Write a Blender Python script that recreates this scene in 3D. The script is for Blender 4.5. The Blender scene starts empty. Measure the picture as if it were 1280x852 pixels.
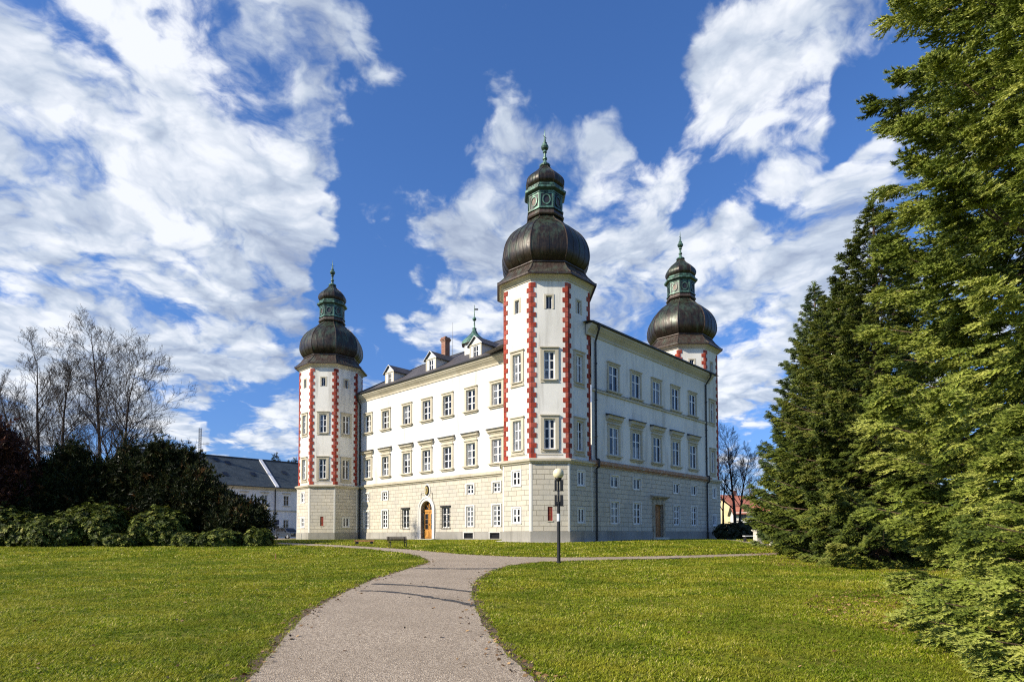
import bpy, bmesh, math, random
import numpy as np
from mathutils import Vector, Matrix
R_ = math.radians
random.seed(7); RNG = np.random.default_rng(11)
SC = bpy.context.scene
COL = SC.collection
PI = math.pi

# ------------------------------------------------------------------ camera (calibrated)
F, CY, PIT, ROL = 743.87, 641.14, 0.035, -0.0020
EYE = np.array([0.0, 0.0, 1.6])
_w = np.array([0, math.cos(PIT), math.sin(PIT)]); _up = np.array([0, -math.sin(PIT), math.cos(PIT)]); _rt = np.array([1.0, 0, 0])
CR = math.cos(ROL) * _rt + math.sin(ROL) * _up
CU = -math.sin(ROL) * _rt + math.cos(ROL) * _up
cam_d = bpy.data.cameras.new("camera"); cam = bpy.data.objects.new("camera", cam_d); COL.objects.link(cam)
M3 = Matrix(((CR[0], CU[0], -_w[0]), (CR[1], CU[1], -_w[1]), (CR[2], CU[2], -_w[2])))
cam.matrix_world = Matrix.Translation(Vector(EYE)) @ M3.to_4x4()
cam_d.sensor_width = 36; cam_d.sensor_fit = 'HORIZONTAL'; cam_d.lens = F / 1280 * 36
cam_d.shift_y = (CY - 426) / 1280
cam_d.clip_start = 0.1; cam_d.clip_end = 6000
SC.camera = cam

# ------------------------------------------------------------------ terrain height
_k = np.arange(-80, 200, 0.5)
_raw = np.interp(_k, [-80, 6, 26, 46, 51, 200], [0, 0, .34, .95, 1.024, 1.024])
_sm = np.convolve(np.pad(_raw, 6, mode='edge'), np.ones(13) / 13, mode='valid')
def hz(y): return np.interp(y, _k, _sm)
BASE = 1.024
def direction(px, py):
    v = _w + CR * (px - 640) / F - CU * (py - CY) / F
    return v / np.linalg.norm(v)
def ground_at(px, py):                    # where the line of sight meets the terrain
    v = direction(px, py); t = 2.0
    while t < 300:
        p = EYE + v * t
        if p[2] <= hz(p[1]): break
        t += 0.02
    return np.array([p[0], p[1]])

# ------------------------------------------------------------------ tagging
def tag(o, label=None, cat=None, group=None, kind=None):
    if label: o["label"] = label
    if cat: o["category"] = cat
    if group: o["group"] = group
    if kind: o["kind"] = kind
    return o
def empty(name, loc, rz=0.0, parent=None):
    o = bpy.data.objects.new(name, None); COL.objects.link(o)
    o.location = loc; o.rotation_euler = (0, 0, rz); o.empty_display_size = 0.3
    if parent: o.parent = parent
    return o
def copy_tree(o, parent=None):
    c = o.copy(); COL.objects.link(c)
    if parent: c.parent = parent
    for ch in list(o.children): copy_tree(ch, c)
    return c

# ------------------------------------------------------------------ materials
def new_mat(name):
    m = bpy.data.materials.new(name); m.use_nodes = True
    nt = m.node_tree; b = nt.nodes["Principled BSDF"]
    return m, nt, b
def N(nt, t, **kw):
    n = nt.nodes.new(t)
    for k, v in kw.items():
        if k in n.inputs.keys() if hasattr(n.inputs, 'keys') else False: n.inputs[k].default_value = v
        else: setattr(n, k, v)
    return n
def ramp(nt, fac, stops):
    n = nt.nodes.new('ShaderNodeValToRGB'); e = n.color_ramp.elements
    while len(e) < len(stops): e.new(0.5)
    for i, (p, c) in enumerate(stops):
        e[i].position = p; e[i].color = (*c, 1) if len(c) == 3 else c
    nt.links.new(fac, n.inputs[0]); return n.outputs[0]
def noise(nt, vec, scale, detail=4, rough=.55, dist=0):
    n = nt.nodes.new('ShaderNodeTexNoise'); n.inputs['Scale'].default_value = scale
    n.inputs['Detail'].default_value = detail; n.inputs['Roughness'].default_value = rough; n.inputs['Distortion'].default_value = dist
    if vec is not None: nt.links.new(vec, n.inputs['Vector'])
    return n.outputs['Fac']
def mapping(nt, vec, scale=(1, 1, 1), rot=(0, 0, 0)):
    n = nt.nodes.new('ShaderNodeMapping'); n.inputs['Scale'].default_value = scale; n.inputs['Rotation'].default_value = rot
    nt.links.new(vec, n.inputs['Vector']); return n.outputs[0]
def mix(nt, fac, a, b, blend='MIX'):
    n = nt.nodes.new('ShaderNodeMix'); n.data_type = 'RGBA'; n.blend_type = blend
    for inp, v in ((n.inputs[0], fac), (n.inputs[6], a), (n.inputs[7], b)):
        if hasattr(v, 'links') or isinstance(v, bpy.types.NodeSocket): nt.links.new(v, inp)
        elif isinstance(v, (int, float)): inp.default_value = v
        else: inp.default_value = (*v, 1) if len(v) == 3 else v
    return n.outputs[2]
def math_n(nt, op, a, b=0.0, c=None, clamp=False):
    n = nt.nodes.new('ShaderNodeMath'); n.operation = op; n.use_clamp = clamp
    for inp, v in zip(n.inputs, (a, b, c)):
        if v is None: continue
        if isinstance(v, bpy.types.NodeSocket): nt.links.new(v, inp)
        else: inp.default_value = v
    return n.outputs[0]
def bump(nt, b, h, strength=.3, dist=.02):
    n = nt.nodes.new('ShaderNodeBump'); n.inputs['Strength'].default_value = strength; n.inputs['Distance'].default_value = dist
    nt.links.new(h, n.inputs['Height']); nt.links.new(n.outputs[0], b.inputs['Normal'])
def geo_pos(nt): return nt.nodes.new('ShaderNodeNewGeometry').outputs['Position']
def objc(nt): return nt.nodes.new('ShaderNodeTexCoord').outputs['Object']
def uvc(nt): return nt.nodes.new('ShaderNodeTexCoord').outputs['UV']
MATS = {}
def simple(name, col, rough=.6, metal=0.0, var=.12, vs=3.0, bmp=0.0, spec=None):
    m, nt, b = new_mat(name); p = objc(nt)
    f = noise(nt, p, vs, 5)
    c2 = tuple(max(0, c * (1 - var * 2.2)) for c in col); c1 = tuple(min(1, c * (1 + var)) for c in col)
    nt.links.new(ramp(nt, f, [(.3, c2), (.65, c1)]), b.inputs['Base Color'])
    b.inputs['Roughness'].default_value = rough; b.inputs['Metallic'].default_value = metal
    if spec is not None: b.inputs['Specular IOR Level'].default_value = spec
    if bmp: bump(nt, b, noise(nt, p, vs * 6, 4), bmp, .02)
    MATS[name] = m; return m

def plaster(name, base, stain, streak=.5):
    m, nt, b = new_mat(name); p = geo_pos(nt)
    big = noise(nt, p, .22, 5, .6); fine = noise(nt, p, 6, 4)
    st = noise(nt, mapping(nt, p, (1.6, 1.6, .16)), 1.0, 6, .65)
    c = mix(nt, ramp(nt, big, [(.42, (0, 0, 0)), (.75, (1, 1, 1))]), base, stain)
    c = mix(nt, math_n(nt, 'MULTIPLY', ramp(nt, st, [(.50, (0, 0, 0)), (.74, (1, 1, 1))]), streak), c, tuple(s * .78 for s in stain))
    c = mix(nt, math_n(nt, 'MULTIPLY', fine, .12), c, tuple(s * .6 for s in base))
    nt.links.new(c, b.inputs['Base Color']); b.inputs['Roughness'].default_value = .9
    b.inputs['Specular IOR Level'].default_value = .2
    bump(nt, b, noise(nt, p, 14, 5), .18, .02)
    MATS[name] = m; return m
plaster('plaster_cream', (.80, .78, .71), (.62, .59, .52), 1.0)
plaster('plaster_trim', (.58, .53, .41), (.43, .38, .28), .6)
plaster('plaster_white', (.74, .72, .66), (.58, .57, .52), .4)
plaster('plinth_grey', (.37, .355, .315), (.24, .23, .20), .8)
plaster('annex_plaster', (.80, .80, .79), (.66, .66, .66), .5)

def ashlar():
    m, nt, b = new_mat('ashlar'); uv = uvc(nt); p = geo_pos(nt)
    br = nt.nodes.new('ShaderNodeTexBrick'); nt.links.new(uv, br.inputs['Vector'])
    br.inputs['Scale'].default_value = 1.0; br.inputs['Brick Width'].default_value = 1.05; br.inputs['Row Height'].default_value = .40
    br.inputs['Mortar Size'].default_value = .018; br.inputs['Mortar Smooth'].default_value = .25; br.inputs['Bias'].default_value = 0
    br.offset = .5; br.squash = .82; br.squash_frequency = 3
    br.inputs['Color1'].default_value = (.68, .62, .50, 1); br.inputs['Color2'].default_value = (.58, .53, .43, 1); br.inputs['Mortar'].default_value = (.25, .22, .165, 1)
    big = noise(nt, p, .35, 6, .65)
    st = noise(nt, mapping(nt, p, (1.2, 1.2, .35)), 2.0, 6, .65)
    c = mix(nt, ramp(nt, big, [(.45, (0, 0, 0)), (.7, (.65, .65, .65))]), br.outputs['Color'], (.46, .45, .41))
    c = mix(nt, ramp(nt, st, [(.5, (0, 0, 0)), (.8, (.5, .5, .5))]), c, (.33, .31, .26))
    c = mix(nt, math_n(nt, 'MULTIPLY', noise(nt, p, 9, 4), .3), c, (.30, .28, .22))
    nt.links.new(c, b.inputs['Base Color']); b.inputs['Roughness'].default_value = .9; b.inputs['Specular IOR Level'].default_value = .2
    h = math_n(nt, 'ADD', math_n(nt, 'MULTIPLY', br.outputs['Fac'], -1.0), math_n(nt, 'MULTIPLY', noise(nt, p, 12, 4), .35))
    bump(nt, b, h, .8, .03)
    MATS['ashlar'] = m
ashlar()
def string_worn():
    m, nt, b = new_mat('string_worn'); p = geo_pos(nt)
    n1 = noise(nt, mapping(nt, p, (1, 1, 2.5)), 1.6, 7, .7)
    c = ramp(nt, n1, [(.36, (.46, .42, .36)), (.47, (.33, .20, .13)), (.55, (.42, .22, .13)), (.66, (.55, .50, .42))])
    nt.links.new(c, b.inputs['Base Color']); b.inputs['Roughness'].default_value = .95
    bump(nt, b, noise(nt, p, 8, 6), .7, .05); MATS['string_worn'] = m
string_worn()
def quoin_red(nm='quoin_red', k=1.0, g=0.0):
    m, nt, b = new_mat(nm); p = geo_pos(nt)
    c = ramp(nt, noise(nt, p, 2.2, 6, .6), [(.3, (.20 * k, .022 * k + g, .010 * k + g)), (.55, (.33 * k, .038 * k + g, .016 * k + g)), (.75, (.42 * k, .10 * k + g, .05 * k + g))])
    nt.links.new(c, b.inputs['Base Color']); b.inputs['Roughness'].default_value = .85
    bump(nt, b, noise(nt, p, 14, 5), .3, .02); MATS[nm] = m
quoin_red(); quoin_red('quoin_faded', 1.12, .03); quoin_red('quoin_dark', .72)
def copper(name, dark, mid, green, g0, g1):
    m, nt, b = new_mat(name); p = objc(nt)
    a = noise(nt, mapping(nt, p, (1.5, 1.5, .35)), 1.3, 7, .7)
    f = noise(nt, p, 3.0, 8, .75)
    c = ramp(nt, f, [(.3, dark), (.62, mid)])
    geo = nt.nodes.new('ShaderNodeNewGeometry')
    sep = nt.nodes.new('ShaderNodeSeparateXYZ'); nt.links.new(geo.outputs['True Normal'], sep.inputs[0])
    up = math_n(nt, 'MULTIPLY', sep.outputs[2], .12)        # verdigris settles on faces the rain wets
    c = mix(nt, ramp(nt, math_n(nt, 'ADD', a, up), [(g0, (0, 0, 0)), (g1, (1, 1, 1))]), c, green)
    nt.links.new(c, b.inputs['Base Color'])
    b.inputs['Metallic'].default_value = .25
    nt.links.new(ramp(nt, f, [(.3, (.3,) * 3), (.7, (.55,) * 3)]), b.inputs['Roughness'])
    wv = nt.nodes.new('ShaderNodeTexNoise'); wv.inputs['Scale'].default_value = 5; nt.links.new(mapping(nt, p, (1, 1, .2)), wv.inputs['Vector'])
    bump(nt, b, wv.outputs['Fac'], .35, .06); MATS[name] = m
copper('copper_dark', (.007, .006, .005), (.032, .020, .010), (.055, .085, .055), .50, .72)
copper('copper_brown', (.030, .022, .017), (.085, .058, .042), (.10, .125, .09), .55, .8)
copper('copper_green', (.012, .022, .017), (.045, .080, .058), (.15, .30, .22), .44, .66)
def slate(name, c1, c2, sx=.35, sy=.25):
    m, nt, b = new_mat(name); uv = uvc(nt); p = geo_pos(nt)
    br = nt.nodes.new('ShaderNodeTexBrick'); nt.links.new(uv, br.inputs['Vector'])
    br.inputs['Scale'].default_value = 1; br.inputs['Brick Width'].default_value = sx; br.inputs['Row Height'].default_value = sy
    br.inputs['Mortar Size'].default_value = .012; br.inputs['Color1'].default_value = (*c1, 1); br.inputs['Color2'].default_value = (*c2, 1)
    br.inputs['Mortar'].default_value = (*[c * .4 for c in c1], 1)
    c = mix(nt, ramp(nt, noise(nt, p, .6, 6, .7), [(.4, (0, 0, 0)), (.7, (.7, .7, .7))]), br.outputs['Color'], tuple(c * 1.5 for c in c2))
    nt.links.new(c, b.inputs['Base Color']); b.inputs['Roughness'].default_value = .55
    bump(nt, b, br.outputs['Color'], .4, .03); MATS[name] = m
slate('slate_dark', (.045, .042, .042), (.075, .062, .055))
slate('slate_blue', (.026, .036, .038), (.050, .062, .064), .6, .4)
slate('tile_red', (.33, .10, .05), (.42, .15, .08))
slate('tile_blue', (.06, .10, .20), (.09, .14, .26))
def brickm():
    m, nt, b = new_mat('chimney_brick'); p = objc(nt)
    br = nt.nodes.new('ShaderNodeTexBrick'); nt.links.new(mapping(nt, p, (1, 1, 1), (R_(90), 0, R_(45))), br.inputs['Vector'])
    br.inputs['Scale'].default_value = 1; br.inputs['Brick Width'].default_value = .25; br.inputs['Row Height'].default_value = .08; br.inputs['Mortar Size'].default_value = .008
    br.inputs['Color1'].default_value = (.30, .115, .06, 1); br.inputs['Color2'].default_value = (.20, .07, .04, 1); br.inputs['Mortar'].default_value = (.35, .3, .25, 1)
    nt.links.new(br.outputs['Color'], b.inputs['Base Color']); b.inputs['Roughness'].default_value = .9; MATS['chimney_brick'] = m
brickm()
simple('curtain_glass', (.17, .18, .19), .12, var=.3, vs=4)  # pale panes: reflected white put into the glass colour
simple('white_paint', (.80, .80, .78), .45, var=.06)
simple('dark_metal', (.03, .03, .032), .45, .3)
simple('black_paint', (.018, .018, .02), .4)
simple('pipe_dark', (.035, .035, .035), .5, .4)
simple('lead', (.045, .047, .052), .55, .4)
simple('ochre_wood', (.56, .26, .045), .5, var=.2, vs=5)
simple('brown_wood', (.42, .20, .075), .55, var=.25, vs=6)
simple('red_shutter', (.23, .022, .012), .6, var=.2)
simple('bench_wood', (.10, .045, .022), .7, var=.25, vs=8)
simple('stone_pale', (.62, .58, .50), .9, var=.2, vs=5, bmp=.4)
simple('stone_door', (.40, .34, .24), .9, var=.25, vs=3, bmp=.4)
simple('yellow_wall', (.62, .52, .30), .9, var=.12, vs=1)
simple('white_wall', (.74, .73, .68), .9, var=.12, vs=1)
simple('sign_blue', (.02, .03, .08), .5); simple('sticker', (.75, .76, .78), .5, var=.05)
simple('tyre', (.02, .02, .02), .85); simple('car_paint', (.05, .06, .075), .2, .5, var=.02); simple('chrome', (.6, .6, .6), .25, .9)
simple('lamp_red', (.35, .02, .02), .3); simple('gold', (.55, .40, .12), .4, .6)
def glassm():
    m, nt, b = new_mat('window_glass'); p = geo_pos(nt)
    c = ramp(nt, noise(nt, p, .9, 3), [(.35, (.006, .007, .009)), (.7, (.028, .030, .034))])
    nt.links.new(c, b.inputs['Base Color']); b.inputs['Roughness'].default_value = .06; b.inputs['IOR'].default_value = 1.5
    b.inputs['Specular IOR Level'].default_value = .42
    bump(nt, b, noise(nt, p, 1.4, 2), .25, .03); MATS['window_glass'] = m
glassm()
def globem():
    m, nt, b = new_mat('opal_globe'); b.inputs['Base Color'].default_value = (.78, .70, .46, 1)
    b.inputs['Roughness'].default_value = .35; b.inputs['Subsurface Weight'].default_value = .3; b.inputs['Subsurface Radius'].default_value = (.1, .1, .08)
    MATS['opal_globe'] = m
globem()
def leafm(name, stops, trans=.22, rough=.55, patch=None, spec=.35):
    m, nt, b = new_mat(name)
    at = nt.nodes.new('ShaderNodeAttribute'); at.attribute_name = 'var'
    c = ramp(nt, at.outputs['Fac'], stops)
    if patch:
        f = noise(nt, geo_pos(nt), patch[0], 5, .6)
        c = mix(nt, ramp(nt, f, [(.42, (0, 0, 0)), (.66, (.8, .8, .8))]), c, patch[1])
    if name == 'grass':      # mossy darker patches, clover and thin straw-coloured spots of an uneven old lawn
        gp = geo_pos(nt)
        c = mix(nt, ramp(nt, noise(nt, gp, .33, 5, .6, .4), [(.47, (0, 0, 0)), (.62, (.75, .75, .75))]), c, (.13, .19, .010))
        c = mix(nt, ramp(nt, noise(nt, gp, 2.6, 5, .65), [(.62, (0, 0, 0)), (.72, (.8, .8, .8))]), c, (.50, .40, .13))
        c = mix(nt, ramp(nt, noise(nt, gp, 1.3, 5, .65), [(.61, (0, 0, 0)), (.68, (.7, .7, .7))]), c, (.06, .12, .012))
    nt.links.new(c, b.inputs['Base Color']); b.inputs['Roughness'].default_value = rough; b.inputs['Specular IOR Level'].default_value = spec
    tr = nt.nodes.new('ShaderNodeBsdfTranslucent'); nt.links.new(c, tr.inputs[0])
    ms = nt.nodes.new('ShaderNodeMixShader'); ms.inputs[0].default_value = trans
    out = nt.nodes['Material Output']
    nt.links.new(b.outputs[0], ms.inputs[1]); nt.links.new(tr.outputs[0], ms.inputs[2]); nt.links.new(ms.outputs[0], out.inputs[0])
    MATS[name] = m
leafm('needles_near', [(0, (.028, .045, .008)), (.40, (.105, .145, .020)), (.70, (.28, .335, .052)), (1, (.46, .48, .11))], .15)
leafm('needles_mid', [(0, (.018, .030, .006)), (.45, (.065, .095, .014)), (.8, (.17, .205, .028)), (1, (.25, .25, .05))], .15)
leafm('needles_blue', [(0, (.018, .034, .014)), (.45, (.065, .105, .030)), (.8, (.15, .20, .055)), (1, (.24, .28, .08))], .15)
leafm('yew', [(0, (.005, .008, .003)), (.55, (.016, .023, .007)), (.88, (.045, .055, .015)), (1, (.10, .045, .015))], .08, spec=.15)
leafm('rhodo', [(0, (.014, .022, .005)), (.40, (.045, .068, .011)), (.68, (.17, .21, .03)), (1, (.34, .32, .08))], .12, .6, spec=.2)
leafm('copper_leaf', [(0, (.02, .01, .008)), (1, (.10, .035, .02))], .15)
leafm('litter', [(0, (.06, .03, .012)), (.6, (.20, .11, .04)), (1, (.42, .27, .12))], .05)
leafm('hedge', [(0, (.012, .018, .008)), (1, (.05, .06, .02))], .1)
leafm('grass', [(0, (.040, .080, .004)), (.40, (.19, .26, .010)), (.72, (.42, .45, .022)), (1, (.78, .66, .24))], .35, .6, patch=(.8, (.36, .33, .03)), spec=.15)
def barkm(name, c1, c2):
    m, nt, b = new_mat(name); p = objc(nt)
    nt.links.new(ramp(nt, noise(nt, mapping(nt, p, (4, 4, .8)), 3, 6, .65), [(.35, c1), (.65, c2)]), b.inputs['Base Color'])
    b.inputs['Roughness'].default_value = .9; bump(nt, b, noise(nt, mapping(nt, p, (8, 8, 1.5)), 4, 5), .6, .03); MATS[name] = m
barkm('bark_dark', (.016, .010, .008), (.060, .034, .022)); barkm('bark_brown', (.06, .035, .022), (.16, .10, .06)); barkm('bark_twig', (.012, .008, .006), (.036, .022, .015))
def groundm():
    m, nt, b = new_mat('lawn_soil'); p = geo_pos(nt)
    a = noise(nt, p, .30, 6, .65); f = noise(nt, mapping(nt, p, (1, .6, 1)), 9, 6, .75); g = noise(nt, p, 1.7, 5, .7)
    c = ramp(nt, f, [(.28, (.022, .036, .003)), (.46, (.10, .135, .008)), (.64, (.31, .31, .03))])
    c = mix(nt, ramp(nt, a, [(.45, (0, 0, 0)), (.7, (.6, .6, .6))]), c, (.24, .20, .035))
    c = mix(nt, ramp(nt, g, [(.60, (0, 0, 0)), (.76, (.8, .8, .8))]), c, (.28, .21, .07))
    nt.links.new(c, b.inputs['Base Color']); b.inputs['Roughness'].default_value = .95; b.inputs['Specular IOR Level'].default_value = .1
    bump(nt, b, noise(nt, p, 22, 6, .8), .9, .05); MATS['lawn_soil'] = m
groundm()
def pathm():
    m, nt, b = new_mat('path_asphalt'); p = geo_pos(nt)
    v = nt.nodes.new('ShaderNodeTexVoronoi'); v.inputs['Scale'].default_value = 70; nt.links.new(p, v.inputs['Vector'])
    sp = nt.nodes.new('ShaderNodeSeparateColor'); nt.links.new(v.outputs['Color'], sp.inputs[0])
    c = ramp(nt, sp.outputs[0], [(0, (.14, .104, .070)), (.42, (.33, .258, .180)), (.75, (.47, .380, .275)), (1, (.70, .59, .44))])
    big = noise(nt, p, .5, 6, .65)
    c = mix(nt, ramp(nt, big, [(.40, (0, 0, 0)), (.72, (.55, .55, .55))]), c, (.24, .185, .125))
    st = noise(nt, p, 2.6, 6, .7)
    c = mix(nt, ramp(nt, st, [(.62, (0, 0, 0)), (.75, (.5, .5, .5))]), c, (.11, .095, .08))
    nt.links.new(c, b.inputs['Base Color']); b.inputs['Roughness'].default_value = .9
    bump(nt, b, v.outputs['Distance'], .8, .012); MATS['path_asphalt'] = m
pathm()
simple('tar', (.03, .028, .026), .6, var=.3, vs=8, bmp=.3)
def dirtm():
    m, nt, b = new_mat('verge_dirt'); p = geo_pos(nt)
    c = ramp(nt, noise(nt, p, 7, 7, .75), [(.3, (.035, .022, .012)), (.5, (.11, .07, .04)), (.7, (.20, .14, .075))])
    nt.links.new(c, b.inputs['Base Color']); b.inputs['Roughness'].default_value = 1; bump(nt, b, noise(nt, p, 30, 6), .8, .03); MATS['verge_dirt'] = m
dirtm()

# ------------------------------------------------------------------ mesh builder
class MB:
    def __init__(self): self.v = []; self.f = []; self.m = []; self.uv = []; self.mats = []; self.sm = []
    def mi(self, m):
        if m not in self.mats: self.mats.append(m)
        return self.mats.index(m)
    def face(self, pts, mat, uv=None, smooth=False):
        i = len(self.v); self.v += [tuple(p) for p in pts]; self.f.append(tuple(range(i, i + len(pts))))
        self.m.append(self.mi(mat)); self.uv.append(uv or [(0, 0)] * len(pts)); self.sm.append(smooth)
    def build(self, name, parent=None, merge=False):
        me = bpy.data.meshes.new(name); me.from_pydata(self.v, [], self.f)
        for m in self.mats: me.materials.append(MATS[m])
        me.polygons.foreach_set('material_index', self.m); me.polygons.foreach_set('use_smooth', self.sm)
        l = me.uv_layers.new(name='UVMap'); flat = [c for f in self.uv for uv in f for c in uv]; l.data.foreach_set('uv', flat)
        if merge:
            bm = bmesh.new(); bm.from_mesh(me); bmesh.ops.remove_doubles(bm, verts=bm.verts, dist=1e-4); bm.to_mesh(me); bm.free()
        me.update(); o = bpy.data.objects.new(name, me); COL.objects.link(o)
        if parent: o.parent = parent
        return o
    # box in a frame (o,u,n): u right seen from outside, z up, n outward
    def box(self, fr, u0, u1, z0, z1, d0, d1, mat, uvw=False):
        o, u, n = fr; Z = Vector((0, 0, 1))
        P = lambda a, z, d: o + u * a + Z * z + n * d
        c = [P(u0, z0, d1), P(u1, z0, d1), P(u1, z1, d1), P(u0, z1, d1), P(u0, z0, d0), P(u1, z0, d0), P(u1, z1, d0), P(u0, z1, d0)]
        uvs = [(u0, z0), (u1, z0), (u1, z1), (u0, z1)]
        for idx, uv in (((0, 1, 2, 3), uvs), ((5, 4, 7, 6), uvs), ((4, 0, 3, 7), [(d0, z0), (d1, z0), (d1, z1), (d0, z1)]), ((1, 5, 6, 2), [(d1, z0), (d0, z0), (d0, z1), (d1, z1)]),
                        ((3, 2, 6, 7), [(u0, d1), (u1, d1), (u1, d0), (u0, d0)]), ((4, 5, 1, 0), [(u0, d0), (u1, d0), (u1, d1), (u0, d1)])):
            self.face([c[i] for i in idx], mat, uv)
    def prof(self, fr, u0, u1, pts, mat):      # extruded moulding; pts = [(z,d)...] from bottom to top, outer side
        o, u, n = fr; Z = Vector((0, 0, 1)); P = lambda a, z, d: o + u * a + Z * z + n * d
        for (z0, d0), (z1, d1) in zip(pts[:-1], pts[1:]):
            self.face([P(u0, z0, d0), P(u1, z0, d0), P(u1, z1, d1), P(u0, z1, d1)], mat, [(u0, z0), (u1, z0), (u1, z1), (u0, z1)])
        for uu, flip in ((u0, 1), (u1, 0)):
            q = [P(uu, z, d) for z, d in pts] + [P(uu, pts[-1][0], 0), P(uu, pts[0][0], 0)]
            self.face(q if flip else q[::-1], mat)
    def tube(self, p0, p1, r0, r1, mat, n=8, caps=True, smooth=True):
        p0 = Vector(p0); p1 = Vector(p1); d = (p1 - p0).normalized(); a = d.orthogonal().normalized(); b = d.cross(a)
        A = [p0 + (a * math.cos(t) + b * math.sin(t)) * r0 for t in [2 * PI * k / n for k in range(n)]]
        B = [p1 + (a * math.cos(t) + b * math.sin(t)) * r1 for t in [2 * PI * k / n for k in range(n)]]
        for k in range(n):
            j = (k + 1) % n; self.face([A[k], A[j], B[j], B[k]], mat, smooth=smooth)
        if caps: self.face(A[::-1], mat); self.face(B, mat)
    def lathe(self, cx, cy, prof, n, mat, ph=0.0, smooth=False, uvs=1.0):
        for k in range(n):
            a0 = ph + 2 * PI * k / n; a1 = ph + 2 * PI * (k + 1) / n
            for (z0, r0), (z1, r1) in zip(prof[:-1], prof[1:]):
                p = [(cx + r0 * math.cos(a0), cy + r0 * math.sin(a0), z0), (cx + r0 * math.cos(a1), cy + r0 * math.sin(a1), z0),
                     (cx + r1 * math.cos(a1), cy + r1 * math.sin(a1), z1), (cx + r1 * math.cos(a0), cy + r1 * math.sin(a0), z1)]
                if r1 < 1e-4: p = p[:3]
                elif r0 < 1e-4: p = [p[0], p[2], p[3]]
                self.face(p, mat, smooth=smooth)
def frame(o, n):
    o = Vector(o); n = Vector(n).normalized(); u = (-n).cross(Vector((0, 0, 1))).normalized(); return (o, u, n)
def smooth_by_merge(o):   # welded strips so that smooth shading runs along them
    bm = bmesh.new(); bm.from_mesh(o.data); bmesh.ops.remove_doubles(bm, verts=bm.verts, dist=1e-4)
    bm.to_mesh(o.data); bm.free()
    return o

def wall_holes(mb, fr, u0, u1, z0, z1, holes, mat, rev=.2, revmat=None, d=0.0):
    us = sorted({u0, u1, *[h[0] for h in holes], *[h[1] for h in holes]}); zs = sorted({z0, z1, *[h[2] for h in holes], *[h[3] for h in holes]})
    us = [a for a in us if u0 - 1e-6 <= a <= u1 + 1e-6]; zs = [a for a in zs if z0 - 1e-6 <= a <= z1 + 1e-6]
    o, u, n = fr; Z = Vector((0, 0, 1)); P = lambda a, z, dd: o + u * a + Z * z + n * dd
    for a, b in zip(us[:-1], us[1:]):
        for c, e in zip(zs[:-1], zs[1:]):
            mu, mz = (a + b) / 2, (c + e) / 2
            if any(h[0] < mu < h[1] and h[2] < mz < h[3] for h in holes): continue
            mb.face([P(a, c, d), P(b, c, d), P(b, e, d), P(a, e, d)], mat, [(a, c), (b, c), (b, e), (a, e)])
    rm = revmat or mat
    for h in holes:
        if h[2] >= z1 or h[3] <= z0: continue
        a, b, c, e = h
        mb.face([P(a, c, d), P(a, c, d - rev), P(a, e, d - rev), P(a, e, d)][::-1], rm)
        mb.face([P(b, c, d - rev), P(b, c, d), P(b, e, d), P(b, e, d - rev)][::-1], rm)
        mb.face([P(a, e, d), P(b, e, d), P(b, e, d - rev), P(a, e, d - rev)][::-1], rm)
        mb.face([P(a, c, d - rev), P(b, c, d - rev), P(b, c, d), P(a, c, d)][::-1], rm)

def sash_mb(mb, fr, c, w, z0, z1, cols, rows, d=-.14, bar=.058, edge=.11, mat='white_paint'):
    a, b = c - w / 2, c + w / 2
    mb.box(fr, a, a + edge, z0, z1, d - .05, d + .02, mat); mb.box(fr, b - edge, b, z0, z1, d - .05, d + .02, mat)
    mb.box(fr, a + edge, b - edge, z0, z0 + edge, d - .05, d + .02, mat); mb.box(fr, a + edge, b - edge, z1 - edge, z1, d - .05, d + .02, mat)
    for i in range(1, cols):
        u = a + w * i / cols; t = bar * 1.25
        mb.box(fr, u - t, u + t, z0 + edge, z1 - edge, d - .04, d + .012, mat)
    for i in rows:
        z = z0 + (z1 - z0) * i
        t = bar * .7
        mb.box(fr, a + edge, b - edge, z - t, z + t, d - .035, d + .005, mat)
GR_ = random.Random(4)
def glass_mb(mb, fr, c, w, z0, z1, d=-.165):
    o, u, n = fr; Z = Vector((0, 0, 1)); P = lambda a, z: o + u * a + Z * z + n * d
    m = mb
    m.face([P(c - w / 2 + .02, z0 + .02), P(c + w / 2 - .02, z0 + .02), P(c + w / 2 - .02, z1 - .02), P(c - w / 2 + .02, z1 - .02)], 'window_glass')
    q = GR_.random(); d2 = n * .006
    if q < .42 and w > .8:          # white reflections painted as pale curtain-shaped quads on some panes
        hh = z1 - z0; kinds = [(-.5, .5, .0, .45), (-.5, .5, .62, 1), (-.5, -.14, 0, 1), (.14, .5, 0, 1), (-.5, .0, .3, 1)]
        for kk in (GR_.sample(kinds, 1) if q > .12 else kinds[2:4]):
            a0, a1 = c + kk[0] * w * .94, c + kk[1] * w * .94; b0, b1 = z0 + .03 + kk[2] * (hh - .06), z0 + .03 + kk[3] * (hh - .06)
            m.face([P(a0, b0) + d2, P(a1, b0) + d2, P(a1, b1) + d2, P(a0, b1) + d2], 'curtain_glass')
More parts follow.
